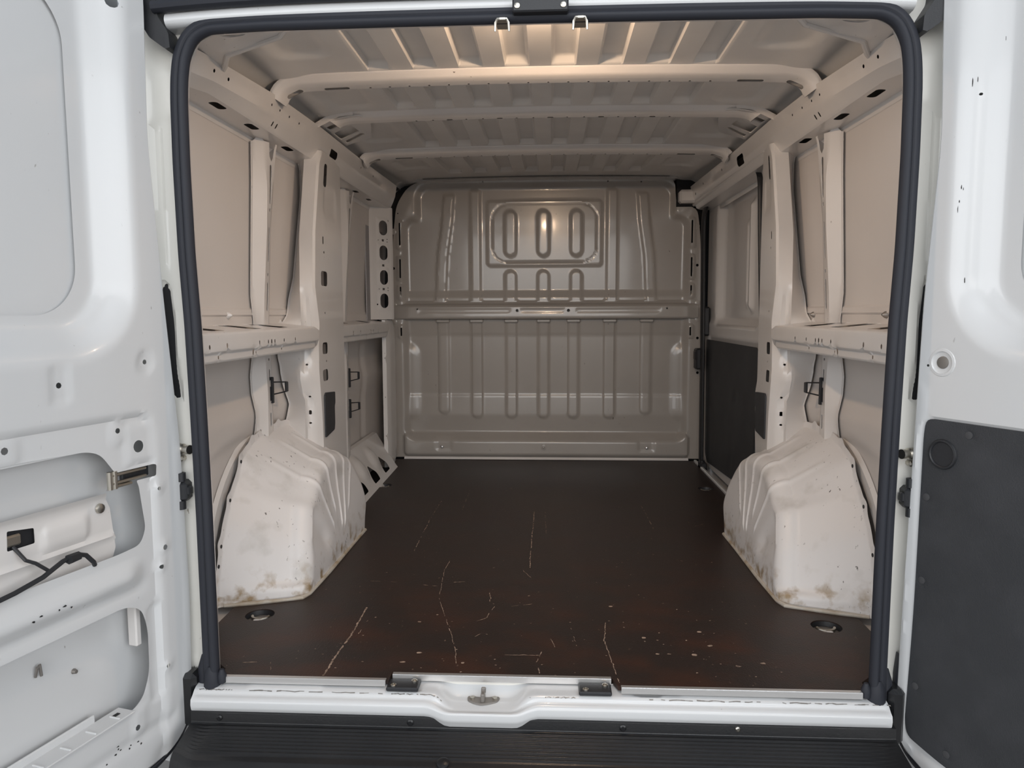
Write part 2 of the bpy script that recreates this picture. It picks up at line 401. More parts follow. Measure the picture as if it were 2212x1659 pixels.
for i, (x, y) in enumerate(SP):
    if y > 2.5: continue
    r = rng.uniform(.004, .007) if i < 13 else rng.uniform(.0012, .0028); n = 6; rr = r*rng.uniform(.5, 1.1, n)
    mbs.add([(x+1.4*rr[k]*math.cos(k*math.pi/3), y+rr[k]*math.sin(k*math.pi/3), .0004) for k in range(n)], [tuple(range(n))])
o = mbs.build('scratch', M['scratch'], board, 0); o['kind'] = 'stuff'; o['label'] = 'pale worn scratches and nicks'
for x, y, lab in RING:
    t = MB().lathe([(.0405, -.003), (.039, -.011), (.038, -.016), (.036, -.0165)], (x, y, 0), (0, 0, 1), 28, False).build('tie_down_cup', M['black'])
    tag(t, lab, 'tie-down', 'tie-down cups in the floor board')
    MB().lathe([(.0365, -.0165), (.030, -.014), (.012, -.013)], (x, y, 0), (0, 0, 1), 24).build('cup_plate', M['dull'], t)
    MB().tube([(x+.024*math.cos(a), y+.006+.016*math.sin(a), -.007+.002*math.sin(a)) for a in np.linspace(math.pi, 2*math.pi, 14)], .0045, 8).build('lashing_ring', M['steel'], t)
    MB().lathe([(.014, -.013), (.014, -.009), (.009, -.007)], (x, y-.012, 0), (0, 0, 1), 16).build('bolt_head', M['alu'], t)
for x0, x1, y, lab in ((-.748, -.357, -.010, 'left aluminium edge strip of the floor board over the white sill'), (-.347, .176, .020, 'middle aluminium edge strip set back above the striker recess'), (.196, .742, -.019, 'right aluminium edge strip of the floor board over the white sill')):
    b = MB(); b.box(x0, x1, y-.006, y+.006, .0006, .003, .0008); b.box(x0, x1, y-.0075, y-.0055, -.012, .003, .0008)
    tag(b.build('edge_strip', M['alu']), lab, 'edge strip', 'aluminium edge strips along the rear of the floor')

# ------------------------------------------------------------------ rear body frame, sill, header
def opening(inset=0.0, rise=0.0):
    R_ = [(.760, -.012), (.761, .40), (.764, .63), (.768, .84), (.775, 1.0), (.778, 1.20), (.777, 1.34), (.774, 1.39), (.767, 1.432), (.750, 1.464), (.722, 1.479), (.60, 1.484), (.30, 1.486)]
    P = [(x+inset, z) if z < 1.435 else (x+inset*.8, z+rise*.8) if z < 1.47 else (x+inset*.2, z+rise) for x, z in R_]
    return P+[(0, 1.487+rise)]+[(-x, z) for x, z in P[::-1]]
op = opening(.014, .012)
FY = .020
def frame_h(u, v):
    a = np.abs(u); c = it(v, [0, .4, .9, 1.25, 1.4], [.812, .818, .850, .856, .846])
    groove = ins(np.abs(a-c-.014)-.011, .004)*sm(v, .93, .99)*(1-sm(v, 1.285, 1.30))
    flange = ins(sdr(a, v, c+.012, 1.36, .022, .05, .01), .004)
    pocket = ins(sdr(a, v, c+.016, .80, .012, .14, .012), .004)
    step = ins(sdr(a, v, c+.014, .22, .016, .19, .01), .004)
    return -.008*groove+.004*flange-.012*pocket-.004*step
fr_out = fillet([(-.97, -.10), (.97, -.10), (.975, .8), (.93, 1.40), (.875, 1.54), (-.875, 1.54), (-.93, 1.40), (-.975, .8)], .05, 5)
M['jamb'] = mat('cream_body_paint', (.80, .785, .735), .30, coat=.3, extra=scuffs((.70, .67, .60), (.25, .20, .14), .15))
fr = panel('trim_1', M['jamb'], None, fr_out, [op]+[rrect(q*.868, .80, .009, .125, .009, 4) for q in (-1, 1)], frame_h, .011, lambda u, v, h: (u, FY-h+0*u, v), thick=.0)
tag(fr, 'cream white rear door frame of the van body around the rubber seal', kind='structure')
b = MB(); P = []
for y, k in ((FY, 0), (.05, .012), (.075, .06)): P.append([(x+k*np.sign(x)*(abs(x) > .7), y, z+k*(z > 1.46)*.6) for x, z in op])
b.grid(np.array(P)).build('return_flange', M['white'], fr)
for q in (-1, 1): MB().box(.845, .892, .030, .040, .64, .96, .002, lambda p: (q*p[0], p[1], p[2])).build('gap_shadow', M['dark'], fr)  # black backing that stands in for shade in the jamb slot
# header above the opening: raised white lip and black weatherstrip
hp = [(.034, 1.505), (-.012, 1.508), (-.022, 1.514), (-.026, 1.524), (-.02, 1.538), (.02, 1.552), (.06, 1.56)]
HX = np.linspace(-.815, .79, 33); P = np.array([[(x, y, z-.014*(abs(x)/.8)**4) for y, z in fillet(hp, .006, 3, False)] for x in HX]); MB().grid(P).build('header_lip', M['door'], fr)
P = []
for x in np.linspace(-.835, .80, 30): P.append([(x, -.03+.016*math.cos(q), 1.548+.013*math.sin(q)-.014*(abs(x)/.8)**4) for q in np.linspace(0, 2*math.pi, 10, endpoint=False)])
tag(MB().grid(np.array(P), True).build('weatherstrip', M['rubber']), 'black rubber weatherstrip along the top outer edge of the opening', 'weatherstrip')
for s, lab in ((-1, 'black plastic corner cover between the left door and header'), (1, 'black plastic corner cover between the right door and header')):
    tf = lambda u, v, h: (s*u, -.012-h, v)
    pl = fillet([(.802, 1.452), (.815, 1.446), (.848, 1.470), (.866, 1.50), (.875, 1.56), (.832, 1.56), (.828, 1.515), (.806, 1.48)], .006, 3)
    b = MB(); b.prism(pl, tf, -.044, .016); b.prism([(.800, 1.446), (.810, 1.443), (.812, 1.474), (.802, 1.476)], tf, -.04, .022)
    tag(b.build('corner_cover', M['black']), lab, 'cover', 'black corner covers at the top of the door frame')
# seal
lo_ = [(.010, .012), (.002, -.004), (-.002, -.012), (.002, -.024), (.010, -.029), (.016, -.026), (.0185, -.020), (.023, -.024), (.035, -.021), (.039, -.010), (.040, .021)]
path = opening(); path = fillet(path, .03, 3, False); A = np.array(path); T = np.gradient(A, axis=0); T /= np.linalg.norm(T, axis=1)[:, None]
cen = np.array([0, .75]); P = []
for p, t in zip(A, T):
    n = np.array([t[1], -t[0]]); n = n if n@(p-cen) > 0 else -n
    P.append([(p[0]+n[0]*a, y, p[1]+n[1]*a) for a, y in fillet(lo_, .004, 2, False)])
seal = MB().grid(np.array(P)).build('door_seal', M['rubber']); tag(seal, 'dark grey rubber seal running around the rear door opening', 'seal')
for s in (-1, 1):
    b = MB(); tf = lambda p: (s*p[0], p[1], p[2])
    b.lathe([(.006, -.050), (.017, -.044), (.021, -.02), (.019, .01), (.012, .03)], (s*.776, -.014, .0), (0, 0, 1), 14); b.lathe([(.004, -.05), (.015, -.044), (.019, -.015), (.017, .02), (.008, .05)], (s*.801, .004, -.002), (0, 0, 1), 14); b.lathe([(.004, -.018), (.010, -.014), (.011, .004), (.005, .018)], (s*.752, -.016, .004), (0, 0, 1), 12)
    b.build('seal_boot', M['rubber'], seal)
# sill
sp_ = fillet([(.045, -.014), (.0, -.0145), (-.030, -.018), (-.036, -.022), (-.040, -.029), (-.050, -.032), (-.056, -.038), (-.056, -.055), (-.045, -.075), (-.02, -.09)], .004, 3, False)
sA = np.array(sp_); cum = np.r_[0, np.cumsum(np.linalg.norm(np.diff(sA, axis=0), axis=1))]; SL = cum[-1]
def sill_map(u, v, h):
    y = it(v, cum, sA[:, 0]); z = it(v, cum, sA[:, 1])
    d = 1-sm(np.abs(u+.126), .075, .135); bowl = 1-sm(np.abs(u+.126), .06, .115)
    y2 = y-.012*d*sm(v, .05, .10)+.01*bowl*0; z2 = z-.026*bowl*sm(v, .012, .05)*(1-sm(v, .07, .11))-.010*d*sm(v, .06, .10)
    return u, y2-h*.3, z2+h
def sill_h(u, v):
    h = -.004*ins(sdr(np.abs(u+.02), v, .28, .05, .03, .02, .01), .004)
    h = h+.002*ins(sdr(u, v, -.6, .045, .09, .03, .004), .003)+.0015*ins(sdr(u, v, .45, .04, .12, .03, .004), .003)
    return h
sl = panel('trim_2', M['door'], None, rect(-.812, .796, 0, SL), [], sill_h, (.012, .005), sill_map, vl=cum[1:-1]); tag(sl, 'white painted rear door sill with a scooped recess at the striker', kind='structure')
b = MB()
for xa, xb in ((-.80, -.72), (-.69, -.36), (-.34, -.22), (.02, .09), (.25, .52), (.56, .80)):
    n = 30; q = []
    for i in range(n+1):
        x = xa+(xb-xa)*i/n; q.append((x, .0008*math.sin(i*1.3)+rng.normal(0, .0004)))
    for i in range(n):
        if rng.random() < .2: continue
        wv = .0006+.0009*rng.random(); uu = np.array([q[i][0], q[i+1][0], q[i+1][0], q[i][0]]); base = .0795
        vv = np.array([base+q[i][1]-wv, base+q[i+1][1]-wv, base+q[i+1][1]+wv, base+q[i][1]+wv]); b.add(np.stack(sill_map(uu, vv, np.full(4, .0005)), 1), [(0, 1, 2, 3)])
o = b.build('grime_line', M['dull'], sl, 0); o['kind'] = 'stuff'; o['label'] = 'dark grime line along the sill edge'
for x, lab in ((-.315, 'left black buffer plate on the rear sill'), (.136, 'right black buffer plate on the rear sill')):
    b = MB(); b.box(x-.038, x+.038, -.034, .012, -.016, -.006, .003); t = b.build('buffer_plate', M['black']); tag(t, lab, 'buffer plate', 'black buffer plates on the rear sill')
    for dx, dy in ((-.022, -.022), (.024, .0)): MB().lathe([(.007, -.006), (.007, -.0035), (.005, -.002), (.0025, -.0018), (.0022, -.0035)], (x+dx, dy, 0), (0, 0, 1), 14).build('screw', M['steel'], t)
# striker
st = empty('door_striker', (-.126, -.012, -.045)); tag(st, 'grey steel door striker bolted in the sill recess', 'striker')
tf = lambda u, v, h: (u-.0, v, h)
pl = fillet([(-.038, .006), (-.034, .014), (-.012, .008), (.012, .008), (.034, .014), (.040, .004), (.034, -.010), (.012, -.018), (-.004, -.022), (-.022, -.016), (-.036, -.008)], .006, 3)
MB().prism(pl, tf, .0005, .0055).build('base_plate', M['dull'], st)
b = MB(); b.box(-.005, .005, -.016, .006, .004, .024, .002); b.box(-.005, .006, .0, .010, .018, .031, .002); b.build('post', M['dull'], st)
for dx in (-.026, .027): MB().lathe([(.0065, .005), (.0065, .009), (.004, .0095)], (dx, .002, 0), (0, 0, 1), 6).build('bolt_head', M['steel'], st)
# bumper
bp_ = [(-.040, -.062), (-.057, -.064), (-.0575, -.088), (-.064, -.0905)]
y = -.066
for i in range(8):
    z = -.0905-.0018*i; bp_ += [(y, z), (y-.003, z+.0022), (y-.0055, z+.0022), (y-.0085, z-.0004)]; y -= .0112
bp_ += [(-.158, -.106), (-.172, -.109), (-.184, -.118), (-.192, -.135), (-.205, -.20), (-.225, -.32), (-.21, -.45)]
bp_ = fillet(bp_, .0016, 2, False); bA = np.array(bp_)
P = []
for x in np.linspace(-.812, .805, 80):
    k = sm(abs(x), .75, .815); rib = 1-sm(abs(x), .75, .775)
    row = []
    for yy, zz in bA:
        z_ = zz
        if -.158 < yy < -.0645 and zz > -.108: base = -.0905-.16*(-.066-yy)-.0; z_ = base+(zz-base)*rib
        row.append((x, yy+.03*k*min(1, max(0, (-yy-.05)/.1)), z_-.0))
    P.append(row)
bumper = MB().grid(np.array(P)).build('rear_bumper', M['bump'], None, 40); tag(bumper, 'black plastic rear bumper step with moulded tread ribs', 'bumper')
for x, mt, r in ((-.742, 'bump', .007), (-.291, 'bump', .008), (.197, 'bump', .008), (.455, 'steel', .006)):
    MB().lathe([(r, .0), (r, .003), (r*.6, .005)], (x, -.0565, -.076 if mt == 'bump' else -.072), (0, -1, 0), 14).build('screw', M[mt], bumper)
MB().lathe([(.014, 0), (.014, .006), (.010, .008)], (-.20, -.163, -.108), (0, -.3, 1), 18).build('plug', M['bump'], bumper)
for q in (-1, 1):
    b = MB(); b.box(.800, .838, -.030, .018, -.12, .012, .010, lambda p: (q*p[0]+(-.012 if q < 0 else 0), p[1], p[2])); b.build('bumper_corner', M['bump'], bumper)
# latch plate and hooks at the header
lp = MB().box(-.050, .068, -.050, -.018, 1.496, 1.524, .003).build('latch_plate', M['black']); tag(lp, 'black door latch plate at the middle of the top header', 'latch plate')
for dx in (-.04, .057): MB().lathe([(.006, 0), (.006, .002), (.003, .003)], (dx, -.050, 1.508), (0, -1, 0), 12).build('screw', M['steel'], lp)
for x, lab in ((-.073, 'left steel clip hanging under the top rubber seal'), (.093, 'right steel clip hanging under the top rubber seal')):
    b = MB(); z = 1.487
    b.tube([(x-.015, -.030, z-.023), (x-.014, -.032, z-.006), (x-.010, -.034, z+.001), (x+.010, -.034, z+.001), (x+.014, -.032, z-.006), (x+.015, -.030, z-.023)], [.0022, .003, .0032, .0032, .003, .0022], 8)
    b.box(x-.014, x+.014, -.034, .02, z-.001, z+.002, .001); b.box(x-.006, x+.008, -.037, -.031, z-.002, z+.004, .001)
    tag(b.build('seal_clip', M['steel']), lab, 'clip', 'steel clips at the top of the opening')
# lamp housing of the warm dome lamp behind the header
dl = MB().box(-.075, .095, .06, .14, 1.578, 1.598, .006).build('dome_lamp', M['black']); tag(dl, 'load space dome lamp fixed behind the top header', 'lamp')

# ------------------------------------------------------------------ ceiling
def roof_z(x, y):
    a = np.abs(x); return 1.608+.034*sm(y, 1.8, 2.6)-.010*(a/.75)**2-.012*sm(a, .68, .80)-.075*sm(a, .82, .95)-.03*sm(a, .94, .99)-.02*np.clip(y-1.2, 0, 2)*0
BOWS = [(.64, .085), (1.075, .085), (1.68, .085)]
def roof_h(x, y):
    c = np.mod(np.abs(x)+.07, .14)-.0; cc = np.abs(np.mod(np.abs(x), .14)-.07)
    rec = (1-sm(cc, .0305, .0365))*(np.abs(x) < .565)
    seg = np.zeros_like(x)
    for a, b_ in ((.06, .638), (.755, 1.065), (1.175, 1.675), (1.79, 2.46)): seg = np.maximum(seg, sm(y, a-.02, a)*(1-sm(y, b_-.030, b_)))
    h = .023*rec*seg
    big = ins(sdr(np.abs(x), np.minimum(np.minimum(np.abs(y-.36), np.abs(y-.89)), np.minimum(np.abs(y-1.40), np.abs(y-2.1))), .67, 0, .07, .14, .05), .02)
    return h+.010*big
ceil = panel('ceiling', M['roof'], None, rect(-.99, .99, -.01, 2.76), [], roof_h, (.0058, .011), lambda u, v, h: (u, v, roof_z(u, v)+h)); tag(ceil, 'ribbed grey white roof skin of the load space', kind='structure')
def bow(y0, ew, dz, gusset=False, ends=.81):
    # hat section: rear wall, bottom web, front wall, swept across the roof and down to the cantrails
    cl = []
    for x in np.linspace(0, ends-.085, 16): cl.append((x, 1.585+dz-.012*(x/.75)**2))
    xe, ze = cl[-1]
    for q in np.linspace(0, 84, 14)[1:]:
        q = math.radians(q); cl.append((xe+.082*math.sin(q), ze-(.022 if gusset else .042)*(1-math.cos(q))))
    if not gusset: cl.append((ends+.004, ztop(np.array([y0]))[0]-.016))
    full = [(-x, z) for x, z in cl[:0:-1]]+cl
    A = np.array(full); T = np.gradient(A, axis=0); T /= np.linalg.norm(T, axis=1)[:, None]; N = np.stack([T[:, 1], -T[:, 0]], 1)
    cumx = np.r_[0, np.cumsum(np.linalg.norm(np.diff(A, axis=0), axis=1))]; L = cumx[-1]
    prof = fillet([(0, .030), (.0, .022), (.016, .004), (.024, .0), (ew*.45, -.004), (ew*.8, -.008), (ew*.92, -.004), (ew, .014)], .006, 3, False); pA = np.array(prof)
    pc = np.r_[0, np.cumsum(np.linalg.norm(np.diff(pA, axis=0), axis=1))]; PL = pc[-1]
    def mf(u, v, h):
        x = it(u, cumx, A[:, 0]); z = it(u, cumx, A[:, 1]); nx = it(u, cumx, N[:, 0]); nz = it(u, cumx, N[:, 1])
        dy = it(v, pc, pA[:, 0]); dn = -it(v, pc, pA[:, 1])
        return x+nx*(dn+h*0), y0+dy, z+nz*dn
    holes = []; vm = .030+ew*.50
    if not gusset:
        for c0 in (.165, L-.165): holes.append(rrect(c0+.03*(1 if c0 < 1 else -1), vm, .040, .007, .007))
        for c0 in (.055, L-.055): holes.append(rrect(c0, vm, .030, .011, .011))
    for c0 in np.arange(.30, L-.29, .062):
        holes.append(circ(c0, vm+.004, .0035, 6) if not gusset or int(c0*16) % 3 else rrect(c0, vm+.004, .011, .004, .004, 2))
    return panel('roof_bow', M['white'], ceil, rect(0, L, 0, PL), holes, None, (.010, .009), mf, vl=pc[1:-1])
bow(.640, .085, .0); bow(1.070, .075, .004, True, .765); bow(1.680, .085, .0)
# gussets of the middle bow
for s in (-1, 1):
    def gm(u, v, h): return (s*u, v, 1.585-.17*np.clip(u-.69, 0, 1)-h)
    out = fillet([(.66, 1.072), (.735, 1.070), (.836, 1.090), (.842, 1.46), (.80, 1.43), (.70, 1.395), (.655, 1.20), (.64, 1.11)], .02, 3)
    hl = [fillet(q, .008, 3) for q in ([(.818, 1.150), (.743, 1.102), (.730, 1.132), (.812, 1.190)], [(.813, 1.240), (.726, 1.172), (.719, 1.275), (.812, 1.340)], [(.806, 1.375), (.722, 1.30), (.709, 1.322), (.806, 1.412)])]
    panel('bow_gusset', M['white'], ceil, out, hl, None, .02, gm, thick=.004)
    MB().add([(s*.69, 1.068, 1.612), (s*.742, 1.066, 1.610), (s*.836, 1.074, 1.562), (s*.836, 1.074, 1.540), (s*.742, 1.066, 1.583), (s*.69, 1.068, 1.588)], [(0, 1, 4, 5), (1, 2, 3, 4)]).build('gusset_wall', M['white'], ceil)
# front header above the bulkhead and rear corner plates
b = MB(); pr_ = fillet([(2.58, 1.625), (2.60, 1.640), (2.605, 1.634), (2.66, 1.632), (2.72, 1.62)], .004, 2, False)
P = np.array([[(x, y, z-.010*(x/.75)**2) for y, z in pr_] for x in np.linspace(-.74, .74, 20)]); b.grid(P); b.build('front_header', M['white'], ceil)
for s in (-1, 1):
    pts = [(s*x, 2.60, z) for x, z in fillet([(.70, 1.642), (.80, 1.638), (.868, 1.618), (.892, 1.565)], .05, 5, False)]
    MB().tube(pts, .014, 10).build('header_end', M['white'], ceil)
    pl = fillet([(.84, .10), (.84, .31), (.815, .275), (.775, .205), (.62, .15), (.55, .06)], .01, 3)
    hole_ = [rrect(.712, .088, .036, .030, .030)]
    panel('corner_plate', M['white'], ceil, pl, hole_, lambda u, v: .004*ins(sdr(u, v, .74, .18, .05, .02, .01), .01), .015, lambda u, v, h: (s*u, v, 1.503+.14*(.84-u)-h), thick=.003)
    MB().tube([(s*.838, .308, 1.502), (s*.813, .274, 1.505), (s*.775, .206, 1.510), (s*.62, .152, 1.532), (s*.55, .06, 1.542)], .0075, 8).build('plate_lip', M['white'], ceil)
    MB().box(.66, .78, .05, .14, 1.552, 1.582, .004, lambda p: (s*p[0], p[1], p[2])).build('rubber_cap', M['black'], ceil)

# ------------------------------------------------------------------ side walls
def build_side(s):
    L = s < 0; side = 'left' if L else 'right'
    Y1 = 2.755 if L else 1.46
    def wall_h(u, v):
        a = .006*sm(v, .858, .864)*(1-sm(v, .880, .887))*(u < 1.3)+.004*(1-sm(v, .864, .872))*(v > .80)
        swage = -.010*ins(np.abs(u-2.22)-.03, .012)*(v < .72)
        return a+swage-.006*ins(sdr(u, v, .62, .10, .33, .36, .30), .02)
    wall = panel('wall_'+side, M['skin'], None, rect(-.0, Y1, -.06, 1.575), [], wall_h, (.03, .012), lambda u, v, h: (s*(skinx(v)-h), u+.034*(u < .01), v), vl=(.858, .864, .870, .880, .886))
    tag(wall, 'pale beige painted %s side skin of the load space' % side, kind='structure')
    # cantrail (roof rail)
    vb = [0, .052, .062, .115, .125, .205, .222]
    keys = [lambda y: (.820+0*y, ztop(y)), lambda y: (.830+0*y, zmid(y)+.008), lambda y: (.831+0*y, zmid(y)), lambda y: (.857+0*y, zlow(y)+.004), lambda y: (.862+0*y, zlow(y)), lambda y: (.940+0*y, zlow(y)-.003), lambda y: (.945+0*y, zlow(y)-.022)]
    ev = keyed(vb, keys)
    def cm(u, v, h):
        x, z, dx, dz = ev(u, v); return s*(x+h*dz), u, z-h*dx*1.0
    def ch(u, v):
        return -.004*ins(sdr(u, v, .42, .03, .10, .018, .012), .006)-.004*ins(sdr(u, v, .82, .03, .14, .016, .012), .006)-.004*ins(sdr(u, v, 1.9, .03, .2, .016, .012), .006)
    holes = [rrect(yc, .152, .036, .013, .010, 3) for yc in (.39, .622, .93)]
    holes += [circ(y, .032, .006, 6) for y in (.24, .333)]+[circ(y, .035, .0045, 6) for y in (.634, .713, .798, .893)]+[rrect(y, .092, .004, .009, .003, 2) for y in (.683, .716)]
    if L: holes += [rrect(1.30, .06, .045, .016, .010, 3), circ(1.72, .03, .005, 6), circ(1.95, .03, .005, 6), rrect(1.85, .155, .03, .010, .008, 3), rrect(2.10, .155, .03, .010, .008, 3)]
    else: holes += [rrect(1.56, .052, .050, .022, .014, 4), circ(1.90, .03, .006, 6), circ(2.30, .03, .006, 6), circ(2.52, .05, .008, 6)]
    panel('roof_rail', M['white'], wall, rect(.034, 2.62 if not L else 2.46, 0, .222), holes, ch, (.03, .012), cm, vl=vb[1:-1])
    ly = np.linspace(.03, 2.60, 24)
    MB().grid(np.array([[(s*.823, y, ztop(y)-.003), (s*.90, y, ztop(y)-.008), (s*.965, y, ztop(y)-.02)] for y in ly])).build('rail_shade_sheet', M['dark'], wall)  # black sheet added so the rail holes and roof gap read as shade
    # waist rail
    def rail(y0, y1, xf, hol_top, hol_face, hol_small):
        xb = .957
        prof = fillet([(xb, .852), (xb, .833), (xf+.004, .8185), (xf, .814), (xf, .770), (xf+.010, .764), (xf+.010, .746), (xf+.013, .741), (xf+.03, .738), (xb, .742)], .002, 2, False); pA = np.array(prof)
        pc = np.r_[0, np.cumsum(np.linalg.norm(np.diff(pA, axis=0), axis=1))]
        def mf(u, v, h): return s*(it(v, pc, pA[:, 0])-0*u), u, it(v, pc, pA[:, 1])
        wt = xb-xf; v_face = .019+wt+.004
        hh = [fillet([(y-.045, .030), (y+.035, .030), (y+.050, .019+wt-.035), (y-.03, .019+wt-.035)], .008, 3) for y in hol_top]
        hh += [rrect(y, v_face+dv, ry, rz, min(ry, rz), 2) for y, dv, ry, rz in hol_face]
        return panel('waist_rail', M['white'], wall, rect(y0, y1, 0, pc[-1]), hh, None, (.03, .02), mf, vl=pc[1:-1])
    face = [(.12, .028, .004, .006), (.22, .028, .004, .007), (.435, .028, .0035, .006), (.502, .028, .0035, .006), (.528, .028, .0045, .007), (.554, .028, .0035, .006), (.633, .028, .0035, .0055), (.736, .028, .0035, .0055),
            (.187, .062, .003, .005), (.409, .058, .004, .010), (.43, .061, .0025, .004), (.634, .060, .003, .004)]
    rail(.036, .99, .812, (.24, .50, .72), face, [])
    if L: rail(1.40, 2.36, .856, (1.62, 2.02), [(1.62, .028, .004, .006), (1.75, .028, .004, .006), (1.95, .028, .004, .006), (2.0, .028, .004, .006), (2.1, .028, .004, .006), (1.55, .06, .004, .004), (1.9, .06, .004, .004)], [])
    # vertical hat posts
    def post(y0, z0, z1, slots, notch, wavy):
        vb2 = [0, .012, .052, .060, .128, .135, .165]
        xr = lambda z: skinx(z)-.003
        xf = lambda z: it(z, [.40, .60, .709, .833, .925, 1.14, 1.29, 1.45, 1.5], [.936, .932, .937, .933, .929, .912, .906, .915, .918])
        xg = lambda z: it(z, [.40, .85, 1.15, 1.41, 1.45], [.944, .942, .926, .900, .888])
        keys2 = [lambda z: (xr(z)-.008, y0-.012), lambda z: (xr(z)-.008, y0), lambda z: (xf(z)+.004, y0+.034), lambda z: (xf(z), y0+.040), lambda z: (xg(z), y0+.108), lambda z: (xg(z)+.004, y0+.114), lambda z: (xr(z), y0+.13)]
        ev2 = keyed(vb2, keys2)
        def mf(u, v, h):
            x, y, dx, dy = ev2(v, u); return s*(x-h*np.abs(dy)), y-h*np.abs(dx)*.5, v
        hl = [rrect(.100, zc, .0075, hz, .0075, 2) for zc, hz in slots]
        out = rect(0, .165, z0, z1)
        if notch: out = [(0, z0), (.165, z0), (.165, z1-.03), (.132, z1), (.120, z1), (.116, z1-.045), (.104, z1-.060), (.092, z1-.045), (.088, z1), (.062, z1), (.055, z1+.006), (.030, z1+.006), (.014, z1-.008), (0, z1-.012)]
        return panel('side_post', M['white'], wall, out, hl, None, (.013, .02), mf, thick=.0016, ul=vb2[1:-1])
    up = [(1.30, .065), (1.215, .006), (1.10, .06), (1.0, .006), (.925, .05)]; dn = [(.71, .004), (.655, .022), (.59, .028), (.50, .025)]
    post(.74, .826, 1.435, up, True, True); post(.75, .40, .738, dn, False, True)
    if L: post(1.72, .826, 1.435, [(1.28, .08), (1.08, .06), (.93, .05)], True, True); post(1.735, .05, .738, [(.62, .03), (.45, .05), (.25, .05)], False, True)
    # rear pillar of the sliding door bay
    Yf = 1.43 if L else 1.285
    ys = lambda z: it(z, [0, .43, .53, .675, .712, .83, .863, 1.0, 1.33, 1.42, 1.455], [1.02, 1.03, 1.06, 1.015, .98, .985, 1.05, 1.135, 1.205, 1.20, 1.16])
    y1 = lambda z: it(z, [.4, .55, .63, .75, .83, .95, 1.15, 1.45], [.985, .995, .965, .985, .985, .985, 1.045, 1.10])
    y2 = lambda z: it(z, [.38, .48, .66, .76, .83, .965, 1.167, 1.42, 1.5], [1.06, 1.055, 1.03, 1.035, 1.05, 1.01, 1.03, 1.10, 1.15])
    x1 = lambda z: it(z, [.4, .95, 1.15, 1.45], [.862, .868, .885, .875])
    yf = lambda z: Yf+it(z, [.2, .395, .55, .6, 1.5], [-.03, 0, .012, -.012, -.012])*(0 if L else 1)
    vb3 = [0, .020, .140, .200, .215, .225, .50, .515, .56]
    keys3 = [lambda z: (skinx(z)-.011, ys(z)-.012), lambda z: (skinx(z)-.013, ys(z)), lambda z: (x1(z)+.012, y1(z)+.006), lambda z: (.836+0*z, y2(z)-.010), lambda z: (.829+0*z, y2(z)), lambda z: (.829+0*z, y2(z)+.012), lambda z: (.845+0*z, yf(z)-.004), lambda z: (.850+0*z, yf(z)), lambda z: (.93+0*z, yf(z)+.012)]
    ev3 = keyed(vb3, keys3)
    def pm(u, v, h):
        x, y, dx, dy = ev3(v, u); return s*(x-h*np.abs(dy)), y-h*np.abs(dx), v
    def ph(u, v):
        gc = .160+it(v, [.40, .55, .585, .64, .67, .80, .95], [-.004, -.004, -.018, -.018, -.004, .0, .0])
        h = -.010*ins(np.abs(u-gc)-.012, .006)*(1-sm(v, .90, .98))
        return h-.004*ins(sdr(u, v, .36, 1.3, .07, .05, .02), .01)
    hz = [(.300, 1.00, .030, .028), (.278, .735, .026, .022), (.276, .632, .026, .022)] if L else [(.278, .735, .032, .022), (.276, .632, .032, .022)]
    hl = [rrect(a, z, b_, c, .012, 4) for a, z, b_, c in hz]
    hl += [rrect(.290, 1.43 if False else 1.395, .018, .045, .012, 3)]
    hl += [rrect(.165, z, .004, .008, .002, 1) for z in (.50,)]+[circ(.165, z, .004, 6) for z in (.46, .56, .68, .77)]
    hl += [circ(.30, 1.10, .005, 6), rrect(.29, 1.145, .005, .014, .003, 2), circ(.285, .87, .004, 6), circ(.29, .685, .004, 6)]
    panel('side_pillar', M['white'], wall, rect(0, .56, .02, 1.478), hl, ph, (.012, .016), pm, ul=vb3[1:-1])
    # smooth blend of the pillar top into the roof rail
    def blend(u, v, h):
        return s*(.826+.012*u+.0*v), 1.02+.40*u*(1 if L else .72), 1.40+.135*v
    # black covers on the pillar
    x_c, ya, yb = (.834, 1.078, 1.228) if L else (.836, 1.088, 1.245)
    tf = lambda u, v, h: (s*(.829+.0571*(u-1.06)-h), u, v)
    pl = fillet([(ya, .395), (yb-.01, .405), (yb, .43), (yb, .50), (yb+.012, .51), (yb+.012, .555), (ya+.02, .566), (ya, .555)], .008, 3)
    t = MB().prism(pl, tf, -.002, .006).build('pillar_cover', M['trim']); tag(t, 'black cover patch on the %s pillar above the wheel arch' % side, 'cover', 'black cover patches on the side pillars')
    # small brown clip stubs / plugs on the skin above the waist rail
    for y in ((.13, .42, .98) if not L else (.33, .55)):
        b = MB(); b.lathe([(.011, 0), (.009, .006), (.003, .014)], (s*.955, y, .862 if L else .858), (-s, 0, 0), 10); tag(b.build('trim_plug', M['dull'] if not L else M['white']), '%s plug stub on the %s skin just above the waist rail, %s' % ('grey' if not L else 'white', side, {.13: 'nearest the seal', .42: 'beside the vertical post', .98: 'nearest the pillar', .33: 'nearest the seal', .55: 'nearest the vertical post'}[y]), 'plug', 'plug stubs above the waist rails')
    # wire retaining clips hooked into the posts
    cl = [(.842, .608, 'black wire clip hooked in the %s post above the wheel arch' % side)]
    if L: cl += [(1.83, .565, 'upper black wire clip in the left front bay'), (1.83, .415, 'lower black wire clip in the left front bay')]
